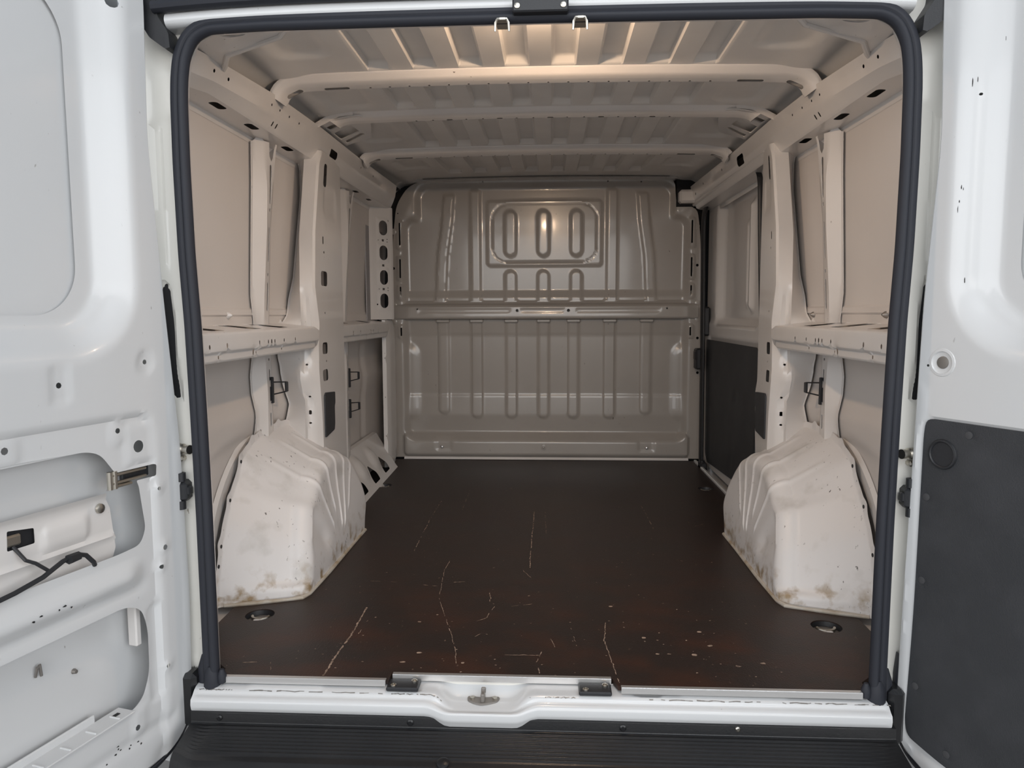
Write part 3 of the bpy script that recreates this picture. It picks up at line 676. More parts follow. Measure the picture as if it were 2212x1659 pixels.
    for yc, zc, lab in cl:
        b = MB(); xx = .938
        b.box(xx-.006, xx+.012, yc-.006, yc+.006, zc-.052, zc+.040, .002, lambda p: (s*p[0], p[1], p[2]))
        b.tube([(s*xx, yc, zc+.022), (s*(xx-.028), yc+.062, zc+.017), (s*(xx-.028), yc+.064, zc-.017), (s*xx, yc, zc-.022)], .0026, 6)
        b.box(xx-.033, xx-.025, yc+.054, yc+.072, zc-.018, zc+.018, .002, lambda p: (s*p[0], p[1], p[2]))
        tag(b.build('wire_clip', M['black']), lab, 'clip', 'black wire clips on the wall posts')
    if L:
        # perforated front plate and door pillar
        ov = [(.115, 1.335), (.115, 1.20), (.115, 1.066), (.115, .938)]
        vb4 = [0, .02, .045, .17, .19, .22]; 
        keys4 = [lambda z: (.955+0*z, 2.30), lambda z: (.952+0*z, 2.318), lambda z: (.935+0*z, 2.335), lambda z: (.852+0*z, 2.435), lambda z: (.846+0*z, 2.45), lambda z: (.865+0*z, 2.50)]
        ev4 = keyed(vb4, keys4)
        def om(u, v, h):
            x, y, dx, dy = ev4(v, u); return s*(x-h*.77), y-h*.64, v
        hl = [rrect(u, z, .026, .040, .026, 5) for u, z in ov]
        for z, k in ((1.268, 1), (1.132, 0), (1.002, 1)):
            hl += [rrect(.115, z, .007, .006, .001, 1)]
            if k: hl += [circ(.085, z, .003, 6), circ(.143, z+.007, .003, 6), circ(.143, z-.007, .003, 6)]
        hl += [circ(.072, .918, .005, 6), circ(.15, 1.376, .004, 6)]
        def oh(u, v):
            h = 0*u
            for a, z in ov: h = h+.004*ins(sdr(u, v, a, z, .036, .050, .012), .004)
            return h
        panel('perforated_plate', M['white'], wall, rect(0, .22, .835, 1.45), hl, oh, .0085, om, ul=vb4[1:-1])
        MB().box(.948, .955, 2.25, 2.64, .80, 1.46, 0, lambda p: (s*p[0], p[1], p[2])).build('backing_sheet', M['lilac'], wall)
        MB().box(.935, .948, 2.47, 2.476, .80, 1.46, 0, lambda p: (s*p[0], p[1], p[2])).build('backing_seam_shade', M['dark'], wall)
        def fm(u, v, h): return s*(it(u, [0, .05, .06, .10, .12], [.905, .884, .872, .868, .90])-h), it(u, [0, .05, .06, .10, .12], [2.395, 2.40, 2.43, 2.56, 2.60]), v
        panel('front_pillar', M['white'], wall, rect(0, .12, .0, .832), [circ(.03, z, .004, 6) for z in (.62, .40, .18)], None, (.01, .05), fm)
        # rail end bracket and sloped sill gussets along the floor
        vb5 = [0, .03, .22, .25]
        keys5 = [lambda y: (.80+.02*(y-1.25)/1.2, -.02), lambda y: (.815+.03*(y-1.25)/1.2, .012), lambda y: (.955+0*y, .195), lambda y: (.975+0*y, .20)]
        ev5 = keyed(vb5, keys5)
        def gm2(u, v, h):
            x, z, dx, dz = ev5(u, v); return s*(x-h*.7), u, z+h*.7
        hl = [fillet([(y-.07, .040), (y+.05, .040), (y+.055, .075), (y-.02, .125), (y-.065, .07)], .014, 4) for y in (1.44, 1.70, 1.97, 2.22)]
        def gh(u, v):
            h = 0*u
            for y in (1.33, 1.57, 1.83, 2.09): h = h+.018*ins(sdr(u, v, y+.01, .13, .05, .045, .04), .03)
            return h
        panel('sill_gusset', M['white'], wall, rect(1.26, 2.42, 0, .25), hl, gh, (.015, .012), gm2, vl=vb5[1:-1])
        MB().box(.86, .965, 1.3, 2.44, -.015, -.008, 0, lambda p: (s*p[0], p[1], p[2])).build('sill_shade_sheet', M['dark'], wall)  # black sheet puts the dark into the cavities behind the gusset holes
    return wall
wl = build_side(-1); wr = build_side(1)

# ------------------------------------------------------------------ wheel arches
def wheel_arch(s):
    prof_in = [(.474, .0), (.478, .034), (.504, .040), (.552, .15), (.628, .255), (.664, .268), (.77, .335), (.88, .362), (1.00, .362), (1.12, .335), (1.21, .285), (1.275, .20), (1.295, .12), (1.235, .05), (1.225, .0)]
    prof_out = [(.398, .0), (.400, .05), (.420, .12), (.465, .23), (.540, .325), (.560, .342), (.62, .415), (.76, .455), (1.0, .455), (1.10, .425), (1.22, .37), (1.30, .28), (1.35, .18), (1.36, .08), (1.36, .0)]
    a = np.array(fillet(prof_in, .025, 4, False)); b_ = np.array(fillet(prof_out, .025, 4, False))
    def rs(A, n):
        c = np.r_[0, np.cumsum(np.linalg.norm(np.diff(A, axis=0), axis=1))]; t = np.linspace(0, c[-1], n); return np.stack([it(t, c, A[:, 0]), it(t, c, A[:, 1])], 1)
    n = 240; A = rs(a, n); B = rs(b_, n); tt = np.linspace(0, 1, n); C = np.array([.87, -.0])
    ridges = [(.345, .0045), (.445, .0045), (.535, .0045), (.625, .0045), (.70, .004)]
    grooves = [(.15, .0), ]
    ks = list(np.linspace(.0, .875, 40))
    rows = []
    zA = A[:, 1]
    def bump_t(amp_k):
        h = np.zeros(n)
        for c, am in ridges: h += am*np.exp(-((tt-c)/.0075)**2)
        return h*amp_k
    def xwall(z): return .712+.045*sm(z, .02, .36)
    def rnd(k):
        return (math.sin(k), 1-math.cos(k))
    R0 = .055
    # inboard wall
    for k in ks:
        Pz = C+(A-C)*k; Pz = np.stack([Pz[:, 0], Pz[:, 1]], 1)
        x = xwall(Pz[:, 1]); fade = sm(k, .42, .5) if True else 1
        prof_f = np.array([it(k, [.25+.0, .35], [0, 1])]*n).ravel()
        start = .34+.12*np.sin(tt*19); f = sm(np.full(n, k), 0, 1)*0+np.clip((k-start)/.08, 0, 1)
        x = x-bump_t(1.0)*f
        if True: x = x+.012*np.exp(-((tt-.20)/.05)**2)*sm(k, .35, .6)*(1-sm(k, .84, .95))
        rows.append(np.stack([x, Pz[:, 0], np.maximum(Pz[:, 1], 0)], 1))
    for q in np.linspace(0, 1, 9)[1:]:
        ang = q*math.pi/2; k = .875+.125*math.sin(ang); Pz = C+(A-C)*k
        x = xwall(Pz[:, 1])+R0*(1-math.cos(ang)); hb = bump_t(1.0)
        d = (Pz-C); d /= np.linalg.norm(d, axis=1)[:, None]+1e-9
        rows.append(np.stack([x-hb*math.cos(ang), Pz[:, 0]+d[:, 0]*hb*math.sin(ang), np.maximum(Pz[:, 1]+d[:, 1]*hb*math.sin(ang), 0)], 1))
    xe = rows[-1][:, 0]
    for q in np.linspace(0, 1, 22)[1:]:
        Pz = A*(1-q)+B*q; hb = bump_t(1-sm(q, .55, .8)); d = (Pz-C); d /= np.linalg.norm(d, axis=1)[:, None]+1e-9
        rows.append(np.stack([xe*(1-q)+.945*q, Pz[:, 0]+d[:, 0]*hb, np.maximum(Pz[:, 1]+d[:, 1]*hb, 0)], 1))
    # flange up against the wheelhouse with small tabs
    tabs = sum(np.exp(-((tt-c)/.012)**2) for c in (.12, .21, .30, .37, .44, .52, .64))
    d = (B-C); d /= np.linalg.norm(d, axis=1)[:, None]
    for w_, dx in ((.004, .004), (.022, .006)):
        ww = w_*(1+.55*tabs) if w_ > .01 else np.full(n, w_)
        rows.append(np.stack([np.full(n, .945+dx), B[:, 0]+d[:, 0]*ww, np.maximum(B[:, 1]+d[:, 1]*ww, 0)], 1))
    P = np.array(rows); P[:, :, 0] *= s
    ar = MB().grid(P).build('wheel_arch', M['arch'], None, 40)
    side = 'left' if s < 0 else 'right'
    tag(ar, 'scuffed white steel wheel arch on the %s of the load floor' % side, 'wheel arch', 'wheel arches')
    # seam sealer bead along the floor
    foot = [(s*.935, .401, .004), (s*.86, .424, .004), (s*.76, .458, .004), (s*.724, .475, .004), (s*.711, .51, .004), (s*.709, .70, .004), (s*.7095, 1.0, .003), (s*.711, 1.19, .002)]
    MB().tube(foot, [.005+.002*(i % 2) for i in range(len(foot))], 8).build('sealant_bead', M['sealer'], ar)
    # black discs standing in for the dark of stud holes on the flange
    b = MB()
    for c in (.08, .12, .21, .30):
        i = int(c*(n-1)); p = B[i]+d[i]*.012; b.lathe([(.006, 0), (.006, .002)], (s*.9505, p[0], p[1]), (-s, 0, 0), 8)
    o = b.build('flange_hole_disc', M['hole'], ar, 0); o['kind'] = 'stuff'
    # outer wheelhouse seen as a dark arc behind the flange
    P = []
    for q in np.linspace(0, math.pi, 40):
        P.append([(s*x, .87-r*math.cos(q), max(-.02, .02+r*.93*math.sin(q))) for x, r in ((.972, .46), (.974, .492), (.984, .505))])
    MB().grid(np.array(P)).build('outer_wheelhouse', M['white'], ar)
wheel_arch(-1); wheel_arch(1)

# ------------------------------------------------------------------ bulkhead
def bulk_h(u, v):
    a = np.abs(u+.004)
    A = sdr(u+.004, v, 0, .77, .822, .645, .06); B = sdr(u+.004, v, 0, 1.32, .742, .285, .07)
    k = .03; hh = np.clip(.5+.5*(B-A)/k, 0, 1); sd = B*(1-hh)+A*hh-k*hh*(1-hh)
    rec = ins(sd, .022); h = -.040*rec
    slope = it(v, [.15, .26, .375, .385, .72, .737, .745, .83, .96, 1.0], [0, .012, .004, .0, 0, .0, .003, .016, .016, .0]); h = h+slope*rec
    w3 = .008
    for c in (-.604, -.404, -.199, -.009, .167, .378, .592):       # lower ribs
        z0 = .27 if abs(c) > .55 else .245
        h = h+w3*ins(sdr(u, v, c-.0, (z0+.90)/2, .031, (.90-z0)/2, .028), .007)
    for c in (-.203, -.010, .182):
        h = h+w3*ins(sdr(u, v, c, 1.33, .0335, .130, .033), .008)
        h = h+w3*ins(sdr(u, v, c, 1.0, .033, .115, .032), .008)
    for c, dirn in ((-.409, 0), (.388, 0)): h = h+w3*ins(sdr(u, v, c, 1.22, .029, .36, .01), .007)
    for sg in (-1, 1):
        cx = sg*it(v, [.96, 1.2, 1.4, 1.56], [.618, .605, .575, .562]); h = h+.009*ins(np.abs(u-cx)-.030, .008)*(v > .93)*(1-sm(v, 1.545, 1.565))
    h = h+.006*ins(sdr(u, v, -.005, 1.331, .334, .187, .02), .006)
    fr_ = sdr(u, v, -.004, 1.332, .306, .168, .09); h = h-.004*ins(np.abs(fr_)-.002, .003)
    # bottom lip and raised side pads
    lip = ins(sdr(u, v, 0, .085, .842, .064, .02), .010); h = h+.020*lip-.006*ins(sdr(a, v, .60, .09, .045, .035, .01), .006)
    for z0, z1 in ((1.24, 1.41), (1.06, 1.20), (.95, 1.035), (.72, .80)): h = h+.008*ins(sdr(a, v, .848, (z0+z1)/2, .018, (z1-z0)/2, .012), .005)
    h = h+.022*np.clip(v-.97, 0, .6)*rec; dent = ins(sdr(a, v, .80, .46, .035, .22, .06), .03); h = h+.012*dent*rec
    return h
slots = []
for sg in (-1, 1):
    for z0, z1 in ((1.265, 1.395), (1.075, 1.185), (.965, 1.025), (.735, .785)): slots.append(rrect(sg*.846-.004, (z0+z1)/2, .0045, (z1-z0)/2, .0035, 2))
slots += [circ(x-.004, z, .008, 10) for x, z in ((-.886, 1.132), (-.894, .724), (-.90, .517), (.880, 1.139), (.889, .72), (.893, .518))]
slots += [circ(x, z, .004, 6) for x, z in ((-.80, 1.60), (-.86, 1.45), (-.36, 1.625), (.36, 1.62), (.55, 1.615))]
bo_ = fillet([(-.922, .008), (.912, .008), (.90, .80), (.892, 1.30), (.87, 1.47), (.752, 1.475), (.742, 1.60), (.72, 1.632), (0, 1.640), (-.72, 1.634), (-.80, 1.60), (-.868, 1.50), (-.892, 1.30), (-.905, .80)], [0, 0, .1, .1, .05, .04, .03, .02, .1, .03, .05, .05, .1, .1], 4)
bulkhead = panel('bulkhead', M['bulk'], None, bo_, slots, bulk_h, .0085, lambda u, v, h: (u, 2.668-h, v))
tag(bulkhead, 'beige grey ribbed steel bulkhead closing the front end of the load space', 'bulkhead')
# cross rail with tabs over the ribs
rp = fillet([(.0, .98), (.010, .962), (.012, .945), (.030, .925), (.055, .915), (.066, .905), (.067, .842), (.060, .834), (.030, .832), (.0, .825)], .004, 3, False); rA = np.array(rp); rc = np.r_[0, np.cumsum(np.linalg.norm(np.diff(rA, axis=0), axis=1))]
def rm(u, v, h):
    dep = it(v, rc, rA[:, 0]); z = it(v, rc, rA[:, 1]); end = 1-sm(np.abs(u), .80, .89)*.75
    return u, 2.706-dep*(.35+.65*end)*1.0-.022*(1-end)-h, z+.035*(1-end)*(v < .06)
def rh(u, v):
    h = -.0025*ins(sdr(u, v, -.475, .128, .27, .013, .010), .003)-.0025*ins(sdr(u, v, -.013, .128, .125, .013, .010), .003)-.0025*ins(sdr(u, v, .42, .128, .24, .013, .010), .003)
    for c in (-.618, -.404, -.199, -.009, .182, .385, .615): h = h+.007*ins(sdr(u, v, c, .02, .040, .026, .006), .004)
    return h
hl = [circ(-.162, .128, .009, 12), circ(.136, .128, .009, 12), circ(-.749, .118, .005, 8), circ(.703, .118, .005, 8)]
panel('cross_rail', M['bulk'], bulkhead, rect(-.89, .885, 0, rc[-1]), hl, rh, (.012, .0075), rm, vl=rc[1:-1])
for c in (-.604, -.404, -.199, -.009, .167, .378, .592): MB().box(c-.041, c+.041, 2.668, 2.702, .812, .832, .006).build('rail_tab', M['bulk'], bulkhead)
for x, mt in ((-.613, 'alu'), (.598, 'alu'), (-.008, 'bulk')): MB().lathe([(.016 if mt == 'bulk' else .009, 0), (.016 if mt == 'bulk' else .009, .002), (.008, .003), (.006, .007), (.003, .008)], (x, 2.642, .076), (0, -1, 0), 16).build('bolt', M[mt], bulkhead)
for x, z in ((-.89, .915), (-.892, .82), (.883, .921), (.885, .83), (-.886, 1.345), (.868, 1.36)): MB().lathe([(.017, 0), (.017, .003), (.013, .0045)], (x, 2.668, z), (0, -1, 0), 18).build('rubber_plug', M['bulk'], bulkhead)
cav = MB().box(-.99, .99, 2.74, 2.76, -.1, 1.72).build('wall_back', M['dark']); tag(cav, 'near-black sheet standing in for the shaded cab side behind the bulkhead', kind='structure')
MB().add([(-.84, 2.64, .0165), (.84, 2.64, .0165), (.84, 2.632, .003), (-.84, 2.632, .003)], [(0, 1, 2, 3)]).build('lower_lip', M['white'], bulkhead)

# ------------------------------------------------------------------ sliding door on the right
sd = empty('sliding_door', (.95, 2.0, 0)); tag(sd, 'closed white sliding side door with charcoal lower trim panel, inside face', 'door')
def place(o, root):
    o.parent = root; o.matrix_parent_inverse = root.matrix_basis.inverted() if False else Matrix.Translation(-Vector(root.location)); return o
def sdh(u, v):
    win = sdr(u, v, 2.0, 1.13, .43, .315, .06); h = -.045*ins(win, .03)
    rev = sdr(u, v, 2.0, 1.13, .40, .285, .05); h = h-.004*ins(np.abs(rev)-.002, .003)
    post_ = ins(np.abs(u-1.87)-.022, .008)*ins(np.abs(v-1.13)-.25, .02); h = h+.022*post_+.010*ins(np.abs(u-1.965)-.012, .006)*ins(np.abs(v-1.10)-.20, .02)
    shelf = sm(v, .80, .835)*(1-sm(v, 1.46, 1.48)); h = h-.012*shelf
    return h-.010*ins(sdr(u, v, 2.05, .40, .50, .33, .03), .004)
o = panel('inner_panel', M['white'], None, fillet(rect(1.27, 2.66, .0, 1.50), .06, 5), [], sdh, (.014, .010), lambda u, v, h: (.925+.03*sm(v, .8, 1.5)*0-h, u, v)); place(o, sd)
pl = fillet([(1.50, .272), (1.545, .715), (2.575, .716), (2.555, .07), (2.50, .025), (1.86, .055), (1.66, .20)], .02, 4)
o = panel('trim_panel', M['trim'], None, pl, [], lambda u, v: -.006*ins(sdr(u, v, 1.98, .12, .03, .035, .03), .02)-.006*ins(sdr(u, v, 1.90, .46, .035, .02, .02), .015), .03, lambda u, v, h: (.918-h, u, v), thick=.004); place(o, sd)
o = MB().box(1.0, 1.012, 1.30, 2.74, -.12, 1.56, .004).build('outer_skin', M['door']); place(o, sd)
# door aperture seal
sp2 = [(2.52, .0), (2.535, .35), (2.55, .75), (2.59, 1.30), (2.585, 1.40), (2.53, 1.455), (2.40, 1.462), (1.75, 1.474), (1.60, 1.472), (1.49, 1.445), (1.46, 1.39), (1.44, 1.20), (1.385, .82), (1.37, .62), (1.40, .45), (1.42, .30), (1.42, .0)]
sA2 = np.array(fillet(sp2, .04, 4, False)); P = []
for y, z in sA2:
    k = sm(y, 2.0, 2.5); r = .010+.020*k
    P.append([(.890+.012*math.cos(q), y+r*math.sin(q)*(1 if True else 0), z+.010*math.sin(q)*(z > 1.42)) for q in np.linspace(0, 2*math.pi, 10, endpoint=False)])
ss = MB().grid(np.array(P), True).build('sliding_door_seal', M['black']); tag(ss, 'black rubber seal around the sliding side door opening', 'seal')
t = MB(); t.box(.856, .905, 2.545, 2.62, .545, .665, .008); t.box(.852, .87, 2.555, 2.61, .60, .65, .004); tag(t.build('door_catch', M['black']), 'black catch block on the front edge of the sliding door', 'catch')
t = MB(); t.box(.89, .93, 2.54, 2.60, .735, .90, .01); t.build('upper_stop', M['black'], ss)
t = MB(); t.box(.868, .905, 2.42, 2.50, -.02, .035, .008); t.lathe([(.013, 0), (.013, .022)], (.88, 2.44, .022), (0, 0, 1), 14); tag(t.build('roller_bracket', M['black']), 'black lower roller bracket of the sliding door at the floor corner', 'bracket')
o = MB().box(.868, .885, 1.26, 2.62, -.02, .012, .004).build('step_sill', M['door']); tag(o, 'painted floor sill strip beside the sliding door', kind='structure'); o.name = 'trim_3'
b = MB(); b.box(.84, .99, 1.25, 2.74, 1.470, 1.492, .006); b.box(.97, .99, 1.25, 2.74, 1.48, 1.60); b.build('door_header', M['white'], wr)
# bracket and painted-dark corner where the right roof rail meets the bulkhead
b = MB(); b.box(.755, .90, 2.585, 2.655, 1.482, 1.555, .012); b.build('rail_end', M['white'], wr)
b = MB(); b.box(.75, .91, 2.66, 2.73, 1.47, 1.66, .0); b.build('corner_shade_box', M['dark'], wr)  # solid black box stands in for the shade of the open corner

# ------------------------------------------------------------------ rear doors
def door_frame(H, ang, s):
    d = np.array([math.sin(math.radians(ang)), -math.cos(math.radians(ang)), 0]); n = np.array([-s*abs(d[1]), -abs(d[0]), 0])
    return lambda u, v, h: (H[0]+d[0]*u+n[0]*h, H[1]+d[1]*u+n[1]*h, v+0*u)
def rear_door(s):
    L = s < 0
    mf = door_frame((-.856, -.08), -15, -1) if L else door_frame((.866, -.08), 26, 1)
    root = empty('rear_door', (s*.86, -.04, -.15)); tag(root, 'left rear door swung open showing cut-outs in its bare white inner panel' if L else 'right rear door swung open with a charcoal lower trim panel', 'door', 'open rear doors')
    edge = [(-.030, 1.60), (-.034, 1.541), (-.026, 1.247), (-.050, .906), (-.080, .562), (-.0885, .19), (-.080, -.06), (-.062, -.112), (-.030, -.140), (.02, -.157)] if L else [(-.055, 1.60), (-.055, 1.505), (-.044, 1.224), (-.066, .898), (-.0735, .574), (-.084, .102), (-.087, -.066), (-.075, -.108), (-.053, -.132), (-.017, -.148)]
    out = fillet(edge, .05, 4, False)+[(.76, -.165), (.76, 1.60)]
    out = out[::-1]
    def h(u, v):
        du = u+.0 if L else u+.035
        # sloping window recess
        r1 = sdr(du, v, .45, 1.23, .392, .420, .13); x = -.048*ins(r1, .044)
        cr_ = np.abs(sdr(du, v, .45, 1.232, .372, .405, .12)); x = x+.004*ins(cr_-.003, .008)
        x = x-.008*ins(sdr(u, v, .46, .24, .46, .408, .04) if L else sdr(u, v, .40, .255, .455, .380, .03), .006)
        rim = np.abs(u-it(v, [-.06, .19, .562, .906], [-.068, -.078, -.068, -.038])); x = x+.003*ins(rim-.004, .006)*(v < .7)
        if L:
            x = x-.003*ins(sdr(u, v, .224, .73, .020, .037, .006), .004)-.004*ins(sdr(u, v, .009, .761, .020, .024, .02), .005)
            x = x+.004*ins(sdr(u, v, .036, .585, .036, .042, .006), .004)+.003*ins(sdr(u, v, .09, .617, .016, .026, .012), .004)+.003*ins(sdr(u, v, .34, .615, .028, .026, .012), .004)
            x = x+.016*ins(np.abs(v-.30)-.018, .016)*sm(u, .03, .09)-.004*ins(np.abs(v-.262)-.010, .006)*sm(u, .02, .06)
            x = x-.006*ins(sdr(u, v, .015, .10, .013, .11, .012), .005)+.003*ins(sdr(u, v, .072, -.04, .018, .030, .006), .004)
            for hx, hz in ((.019, .519), (-.008, .474), (-.017, .335), (-.005, .293), (-.009, .056)): x = x+.003*ins(np.hypot(u-hx, v-hz)-.014, .004)
            x = x-.004*ins(np.abs(v+.075)-.012, .008)*(u > -.03)
        else:
            x = x-.003*ins(np.hypot(u+.018, v-.758)-.022, .012)
        return x
    sb = 0.0 if L else -.030
    seam = rrect(.45+sb, 1.18, .318, .316, .10, 10); holes = [seam]
    if L:
        holes.append(fillet([(.70, .356), (.105, .354), (.042, .358), (.026, .392), (.034, .45), (.039, .49), (.045, .503), (-.004, .503), (-.006, .531), (.100, .531), (.112, .548), (.135, .578), (.17, .589), (.70, .589)], [.03, .02, .02, .012, .01, .008, .006, .006, .006, .012, .02, .03, .03, .03], 4))
        holes.append(fillet([(.70, .0), (.088, -.003), (.058, .012), (.036, .06), (.035, .165), (.050, .215), (.092, .234), (.70, .232)], .03, 5))
        holes += [circ(.038, .578, .0135, 14), circ(.090, .620, .006, 8), circ(.339, .621, .007, 8), circ(.224, .729, .006, 8), circ(.009, .761, .0055, 8), circ(.019, .519, .005, 8), circ(-.008, .474, .0045, 8), circ(-.017, .335, .0065, 8), circ(-.005, .293, .005, 8), circ(-.009, .056, .005, 8), circ(.079, -.047, .0065, 8), circ(.04, 1.509, .011, 10)]
    else:
        holes += [circ(-.018, .758, .0125, 14), circ(.02, 1.30, .003, 6), circ(-.05, .75, .003, 6)]
    o = panel('inner_panel', M['door'], None, out, holes, h, .0095, mf); place(o, root)
    o = panel('window_blank', M['door'], None, rrect(.45+sb, 1.18, .345, .345, .12, 8), [], None, .05, lambda u, v, hh: mf(u, v, -.056+hh)); place(o, root)
    # edge flange and outer skin
    ed = fillet(edge, .05, 4, False); fp = fillet([(.0, .004), (-.004, .0), (-.012, -.006), (-.045, -.008), (-.058, .008)], .004, 2, False); P = []
    A = np.array(ed); T = np.gradient(A, axis=0); T /= np.linalg.norm(T, axis=1)[:, None]; N = np.stack([T[:, 1], -T[:, 0]], 1); N *= np.sign(-(N[:, 0:1])) if False else 1
    if N[4, 0] > 0: N = -N
    for p, nn in zip(A, N): P.append([mf(p[0]+nn[0]*-q, p[1]+nn[1]*-q, hh) for hh, q in [(.0, .0), (-.003, -.004), (-.012, -.007), (-.046, -.007), (-.060, .006)]])
    o = MB().grid(np.array(P, float)).build('door_edge', M['door'], None); place(o, root)
    o = panel('outer_skin', M['door'], None, out, [], lambda u, v: -.004*ins(sdr(u, v, .4, .40, .6, .03, .02), .01), .03, lambda u, v, hh: mf(u, v, -.070+hh)); place(o, root)
    # rubber along the lower door corner
    wsv = [(-.100, .0), (-.098, -.065), (-.081, -.124), (-.044, -.156), (.02, -.173), (.4, -.178)] if L else [(-.094, .07), (-.103, .0), (-.105, -.066), (-.092, -.118), (-.066, -.150), (-.02, -.167), (.4, -.190)]
    q = np.array(fillet(wsv, .03, 4, False)); P = []; rr_ = .012 if L else .016
    for u, v in q: P.append([mf(u+rr_*math.cos(a), v+rr_*math.sin(a), -.014+.012*math.sin(a+.8)) for a in np.linspace(0, 2*math.pi, 12, endpoint=False)])
    o = MB().grid(np.array(P, float), True).build('door_rubber', M['rubber'], None); place(o, root)
    # hinge on the pillar and dark door stop buffer
    b = MB(); hx = .832
    b.lathe([(.013, 0), (.013, .014), (.009, .016), (.009, .026), (.011, .028), (.011, .034)], (s*.846, .012, .549), (-s, -.35, 0), 14); b.box(.832, .862, .0, .03, .52, .533, .004, lambda p: (s*p[0], p[1], p[2]))
    o = b.build('hinge', M['steel'], None); place(o, root)
    b = MB(); b.box(.822, .852, -.012, .034, .425, .475, .008, lambda p: (s*p[0], p[1], p[2])); b.lathe([(.011, 0), (.011, .02)], (s*.836, -.004, .475), (0, 0, 1), 12); b.lathe([(.011, 0), (.011, .02)], (s*.838, -.004, .408), (0, 0, 1), 12); b.box(.816, .826, -.004, .014, .44, .462, .003, lambda p: (s*p[0], p[1], p[2]))
    o = b.build('door_stop', M['black'], None); place(o, root)
    box = lambda m_, u0, u1, v0, v1, h0, h1, bev=.002: m_.box(u0, u1, v0, v1, h0, h1, bev, lambda p: tuple(float(c) for c in mf(p[0], p[1], p[2])))
    if L:
        # inner beam with lamp opening, wiring, check strap, lower shelf
        lampw = [fillet([(.262, .425), (.318, .425), (.316, .463), (.262, .455)], .003, 2), [(.345, .418), (.378, .421), (.378, .436), (.345, .433)]]
        def bh_(u, v): return .006*ins(sdr(u, v, .195, .425, .052, .022, .012), .006)+.008*ins(np.abs(v-.385)-.003, .004)+.010*sm(v, .472, .486)
        o = panel('inner_beam', M['white'], None, [(.74, .33), (.088, .33), (.075, .36), (.085, .45), (.10, .486), (.74, .486)][::-1], lampw, bh_, .008, lambda u, v, hh: mf(u, v, -.044+hh)); place(o, root)
        b = MB(); b.lathe([(.011, 0), (.010, .004), (.005, .006)], mf(.112, .455, -.042), tuple(np.array(mf(0, 0, 1.))-np.array(mf(0, 0, 0.))), 12); b.build('beam_bolt', M['steel'], o)
        b = MB(); box(b, .255, .325, .418, .468, -.066, -.052); b.build('lamp_pocket_shade', M['dark'], o)
        b = MB(); box(b, .285, .318, .43, .452, -.054, -.046, .004); b.build('lamp_bulb', M['steel'], o)
        b = MB(); b.tube([mf(*p) for p in [(.305, .43, -.045), (.300, .405, -.022), (.285, .395, -.016), (.262, .372, -.010)]], .0035, 8)
        b.tube([mf(*p) for p in [(.52, .345, -.004), (.42, .350, -.004), (.34, .358, -.003), (.28, .367, -.006), (.235, .383, -.008), (.20, .386, -.012), (.18, .378, -.010), (.168, .360, -.004), (.163, .352, -.008)]], .0048, 8)
        b.tube([mf(*p) for p in [(.225, .384, -.004), (.20, .384, -.006)]], [.010, .009], 8); place(b.build('wiring', M['black'], None), root)
        b = MB(); box(b, .015, .112, .506, .512, -.016, -.006); box(b, .015, .112, .523, .529, -.016, -.006); box(b, .055, .105, .498, .504, -.018, -.006)
        for uu in (.100, .112): b.tube([mf(uu, .497, -.010), mf(uu, .535, -.010)], .006, 8)
        place(b.build('check_strap', M['steel'], None), root)
        b = MB(); box(b, -.004, .07, .505, .529, -.030, -.020); place(b.build('strap_guide', M['black'], None), root)
        b = MB(); box(b, .088, .72, -.006, -.002, -.048, -.001, .001); box(b, .15, .72, -.004, .014, -.052, -.046, .002); sh = place(b.build('shelf_plate', M['door'], None), root)
        for uu in (.125, .185, .245, .305): b = MB(); box(b, uu-.002, uu+.002, -.003, .0005, -.034, -.006, .001); b.build('shelf_bead', M['door'], sh)
        b = MB(); box(b, .108, .122, -.0025, -.0006, -.030, -.022, .0); b.build('slot_shade_bar', M['hole'], sh)  # black bar stands in for the dark inside a slot
        b = MB(); box(b, .030, .046, .12, .215, -.055, -.030, .003); place(b.build('inner_bracket', M['white'], None), root)
        b = MB(); b.tube([mf(.262, .15, -.066), mf(.262, .17, -.060), mf(.258, .175, -.058), mf(.254, .15, -.060)], .003, 6); b.lathe([(.006, 0), (.004, .008)], mf(.175, .12, -.069), tuple(np.array(mf(0, 0, 1.))-np.array(mf(0, 0, 0.))), 8); place(b.build('skin_clip', M['dull'], None), root)
        b = MB(); box(b, -.09, -.03, -.20, -.165, -.05, -.02, .004); place(b.build('outer_corner', M['door'], None), root)
        chips = [(.25, .30), (.262, .297), (.235, .292), (.30, .30), (.315, .295), (.128, -.07), (.135, -.078), (.122, -.075), (.10, -.085), (.095, -.08), (.13, -.062), (.07, -.09), (.075, -.083), (.16, -.085)]
    else:
        pl = fillet([(-.046, .636), (-.0505, .60), (-.0535, .20), (-.0625, -.06), (-.055, -.092), (.047, -.116), (.72, -.13), (.72, .636)], [.02, .02, .1, .05, .02, .05, .03, .03], 4)
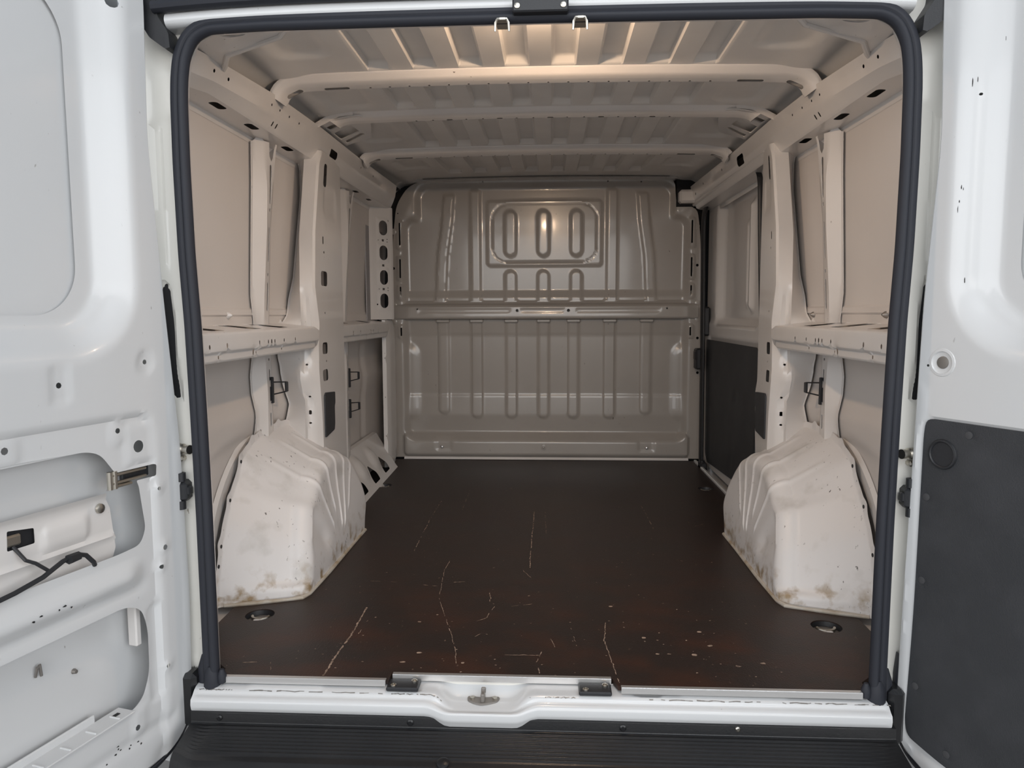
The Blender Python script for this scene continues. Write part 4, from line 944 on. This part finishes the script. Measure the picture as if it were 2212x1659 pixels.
        def th(u, v):
            x = 0*u
            for a, b2 in ((.051, .613), (-.037, .464), (-.038, .277), (-.041, .032), (.040, -.083)): x = x-.002*ins(np.hypot(u-a, v-b2)-.009, .003)
            return x
        o = panel('trim_panel', M['trim'], None, pl[::-1], [circ(-.004, .564, .0255, 28)], th, .0085, lambda u, v, hh: mf(u, v, .002+hh), thick=.003); place(o, root)
        for a, b2 in ((.051, .613), (-.037, .464), (-.038, .277), (-.041, .032), (.040, -.083)):
            b = MB(); b.lathe([(.008, .0), (.008, .0015), (.004, .002)], mf(a, b2, .001), tuple(np.array(mf(0, 0, 1.))-np.array(mf(0, 0, 0.))), 14); b.build('trim_fastener', M['fastener'], o)
        ax_ = tuple(np.array(mf(0, 0, 1.))-np.array(mf(0, 0, 0.)))
        b = MB(); b.lathe([(.0325, .001), (.031, .0045), (.0275, .005), (.0255, .003), (.0235, -.010), (.016, -.017), (.004, -.019)], mf(-.004, .564, .002), ax_, 32); b.build('finger_cup', M['black'], o)
        b = MB(); b.lathe([(.031, -.0015), (.029, .001), (.024, .0015), (.022, -.001), (.013, -.003)], mf(-.018, .758, .0), ax_, 28, False); place(b.build('raised_ring', M['door'], None), root)
        b = MB(); b.lathe([(.0135, -.002), (.0125, .0005), (.009, .001)], mf(-.018, .758, -.001), ax_, 20); place(b.build('grey_plug', M['dull'], None), root)
        chips = [(.015, 1.33), (.008, 1.325), (.012, .93), (.0, 1.12), (.003, 1.115), (-.002, 1.09), (-.004, 1.075), (.05, 1.40)]
    b = MB()
    for a, c in chips:
        hh = float(h(np.array([a]), np.array([c]))[0])+.0008; n = 7; ru, rv = rng.uniform(.002, .006), rng.uniform(.0015, .004)
        if not L: ru, rv = rv*.6, ru*2
        P = [mf(a+ru*rng.uniform(.4, 1)*math.cos(k*2*math.pi/n), c+rv*rng.uniform(.4, 1)*math.sin(k*2*math.pi/n), hh) for k in range(n)]; b.add(P, [tuple(range(n))])
    o = b.build('paint_chip', M['hole'], None, 0); o['kind'] = 'stuff'; place(o, root)
rear_door(-1); rear_door(1)
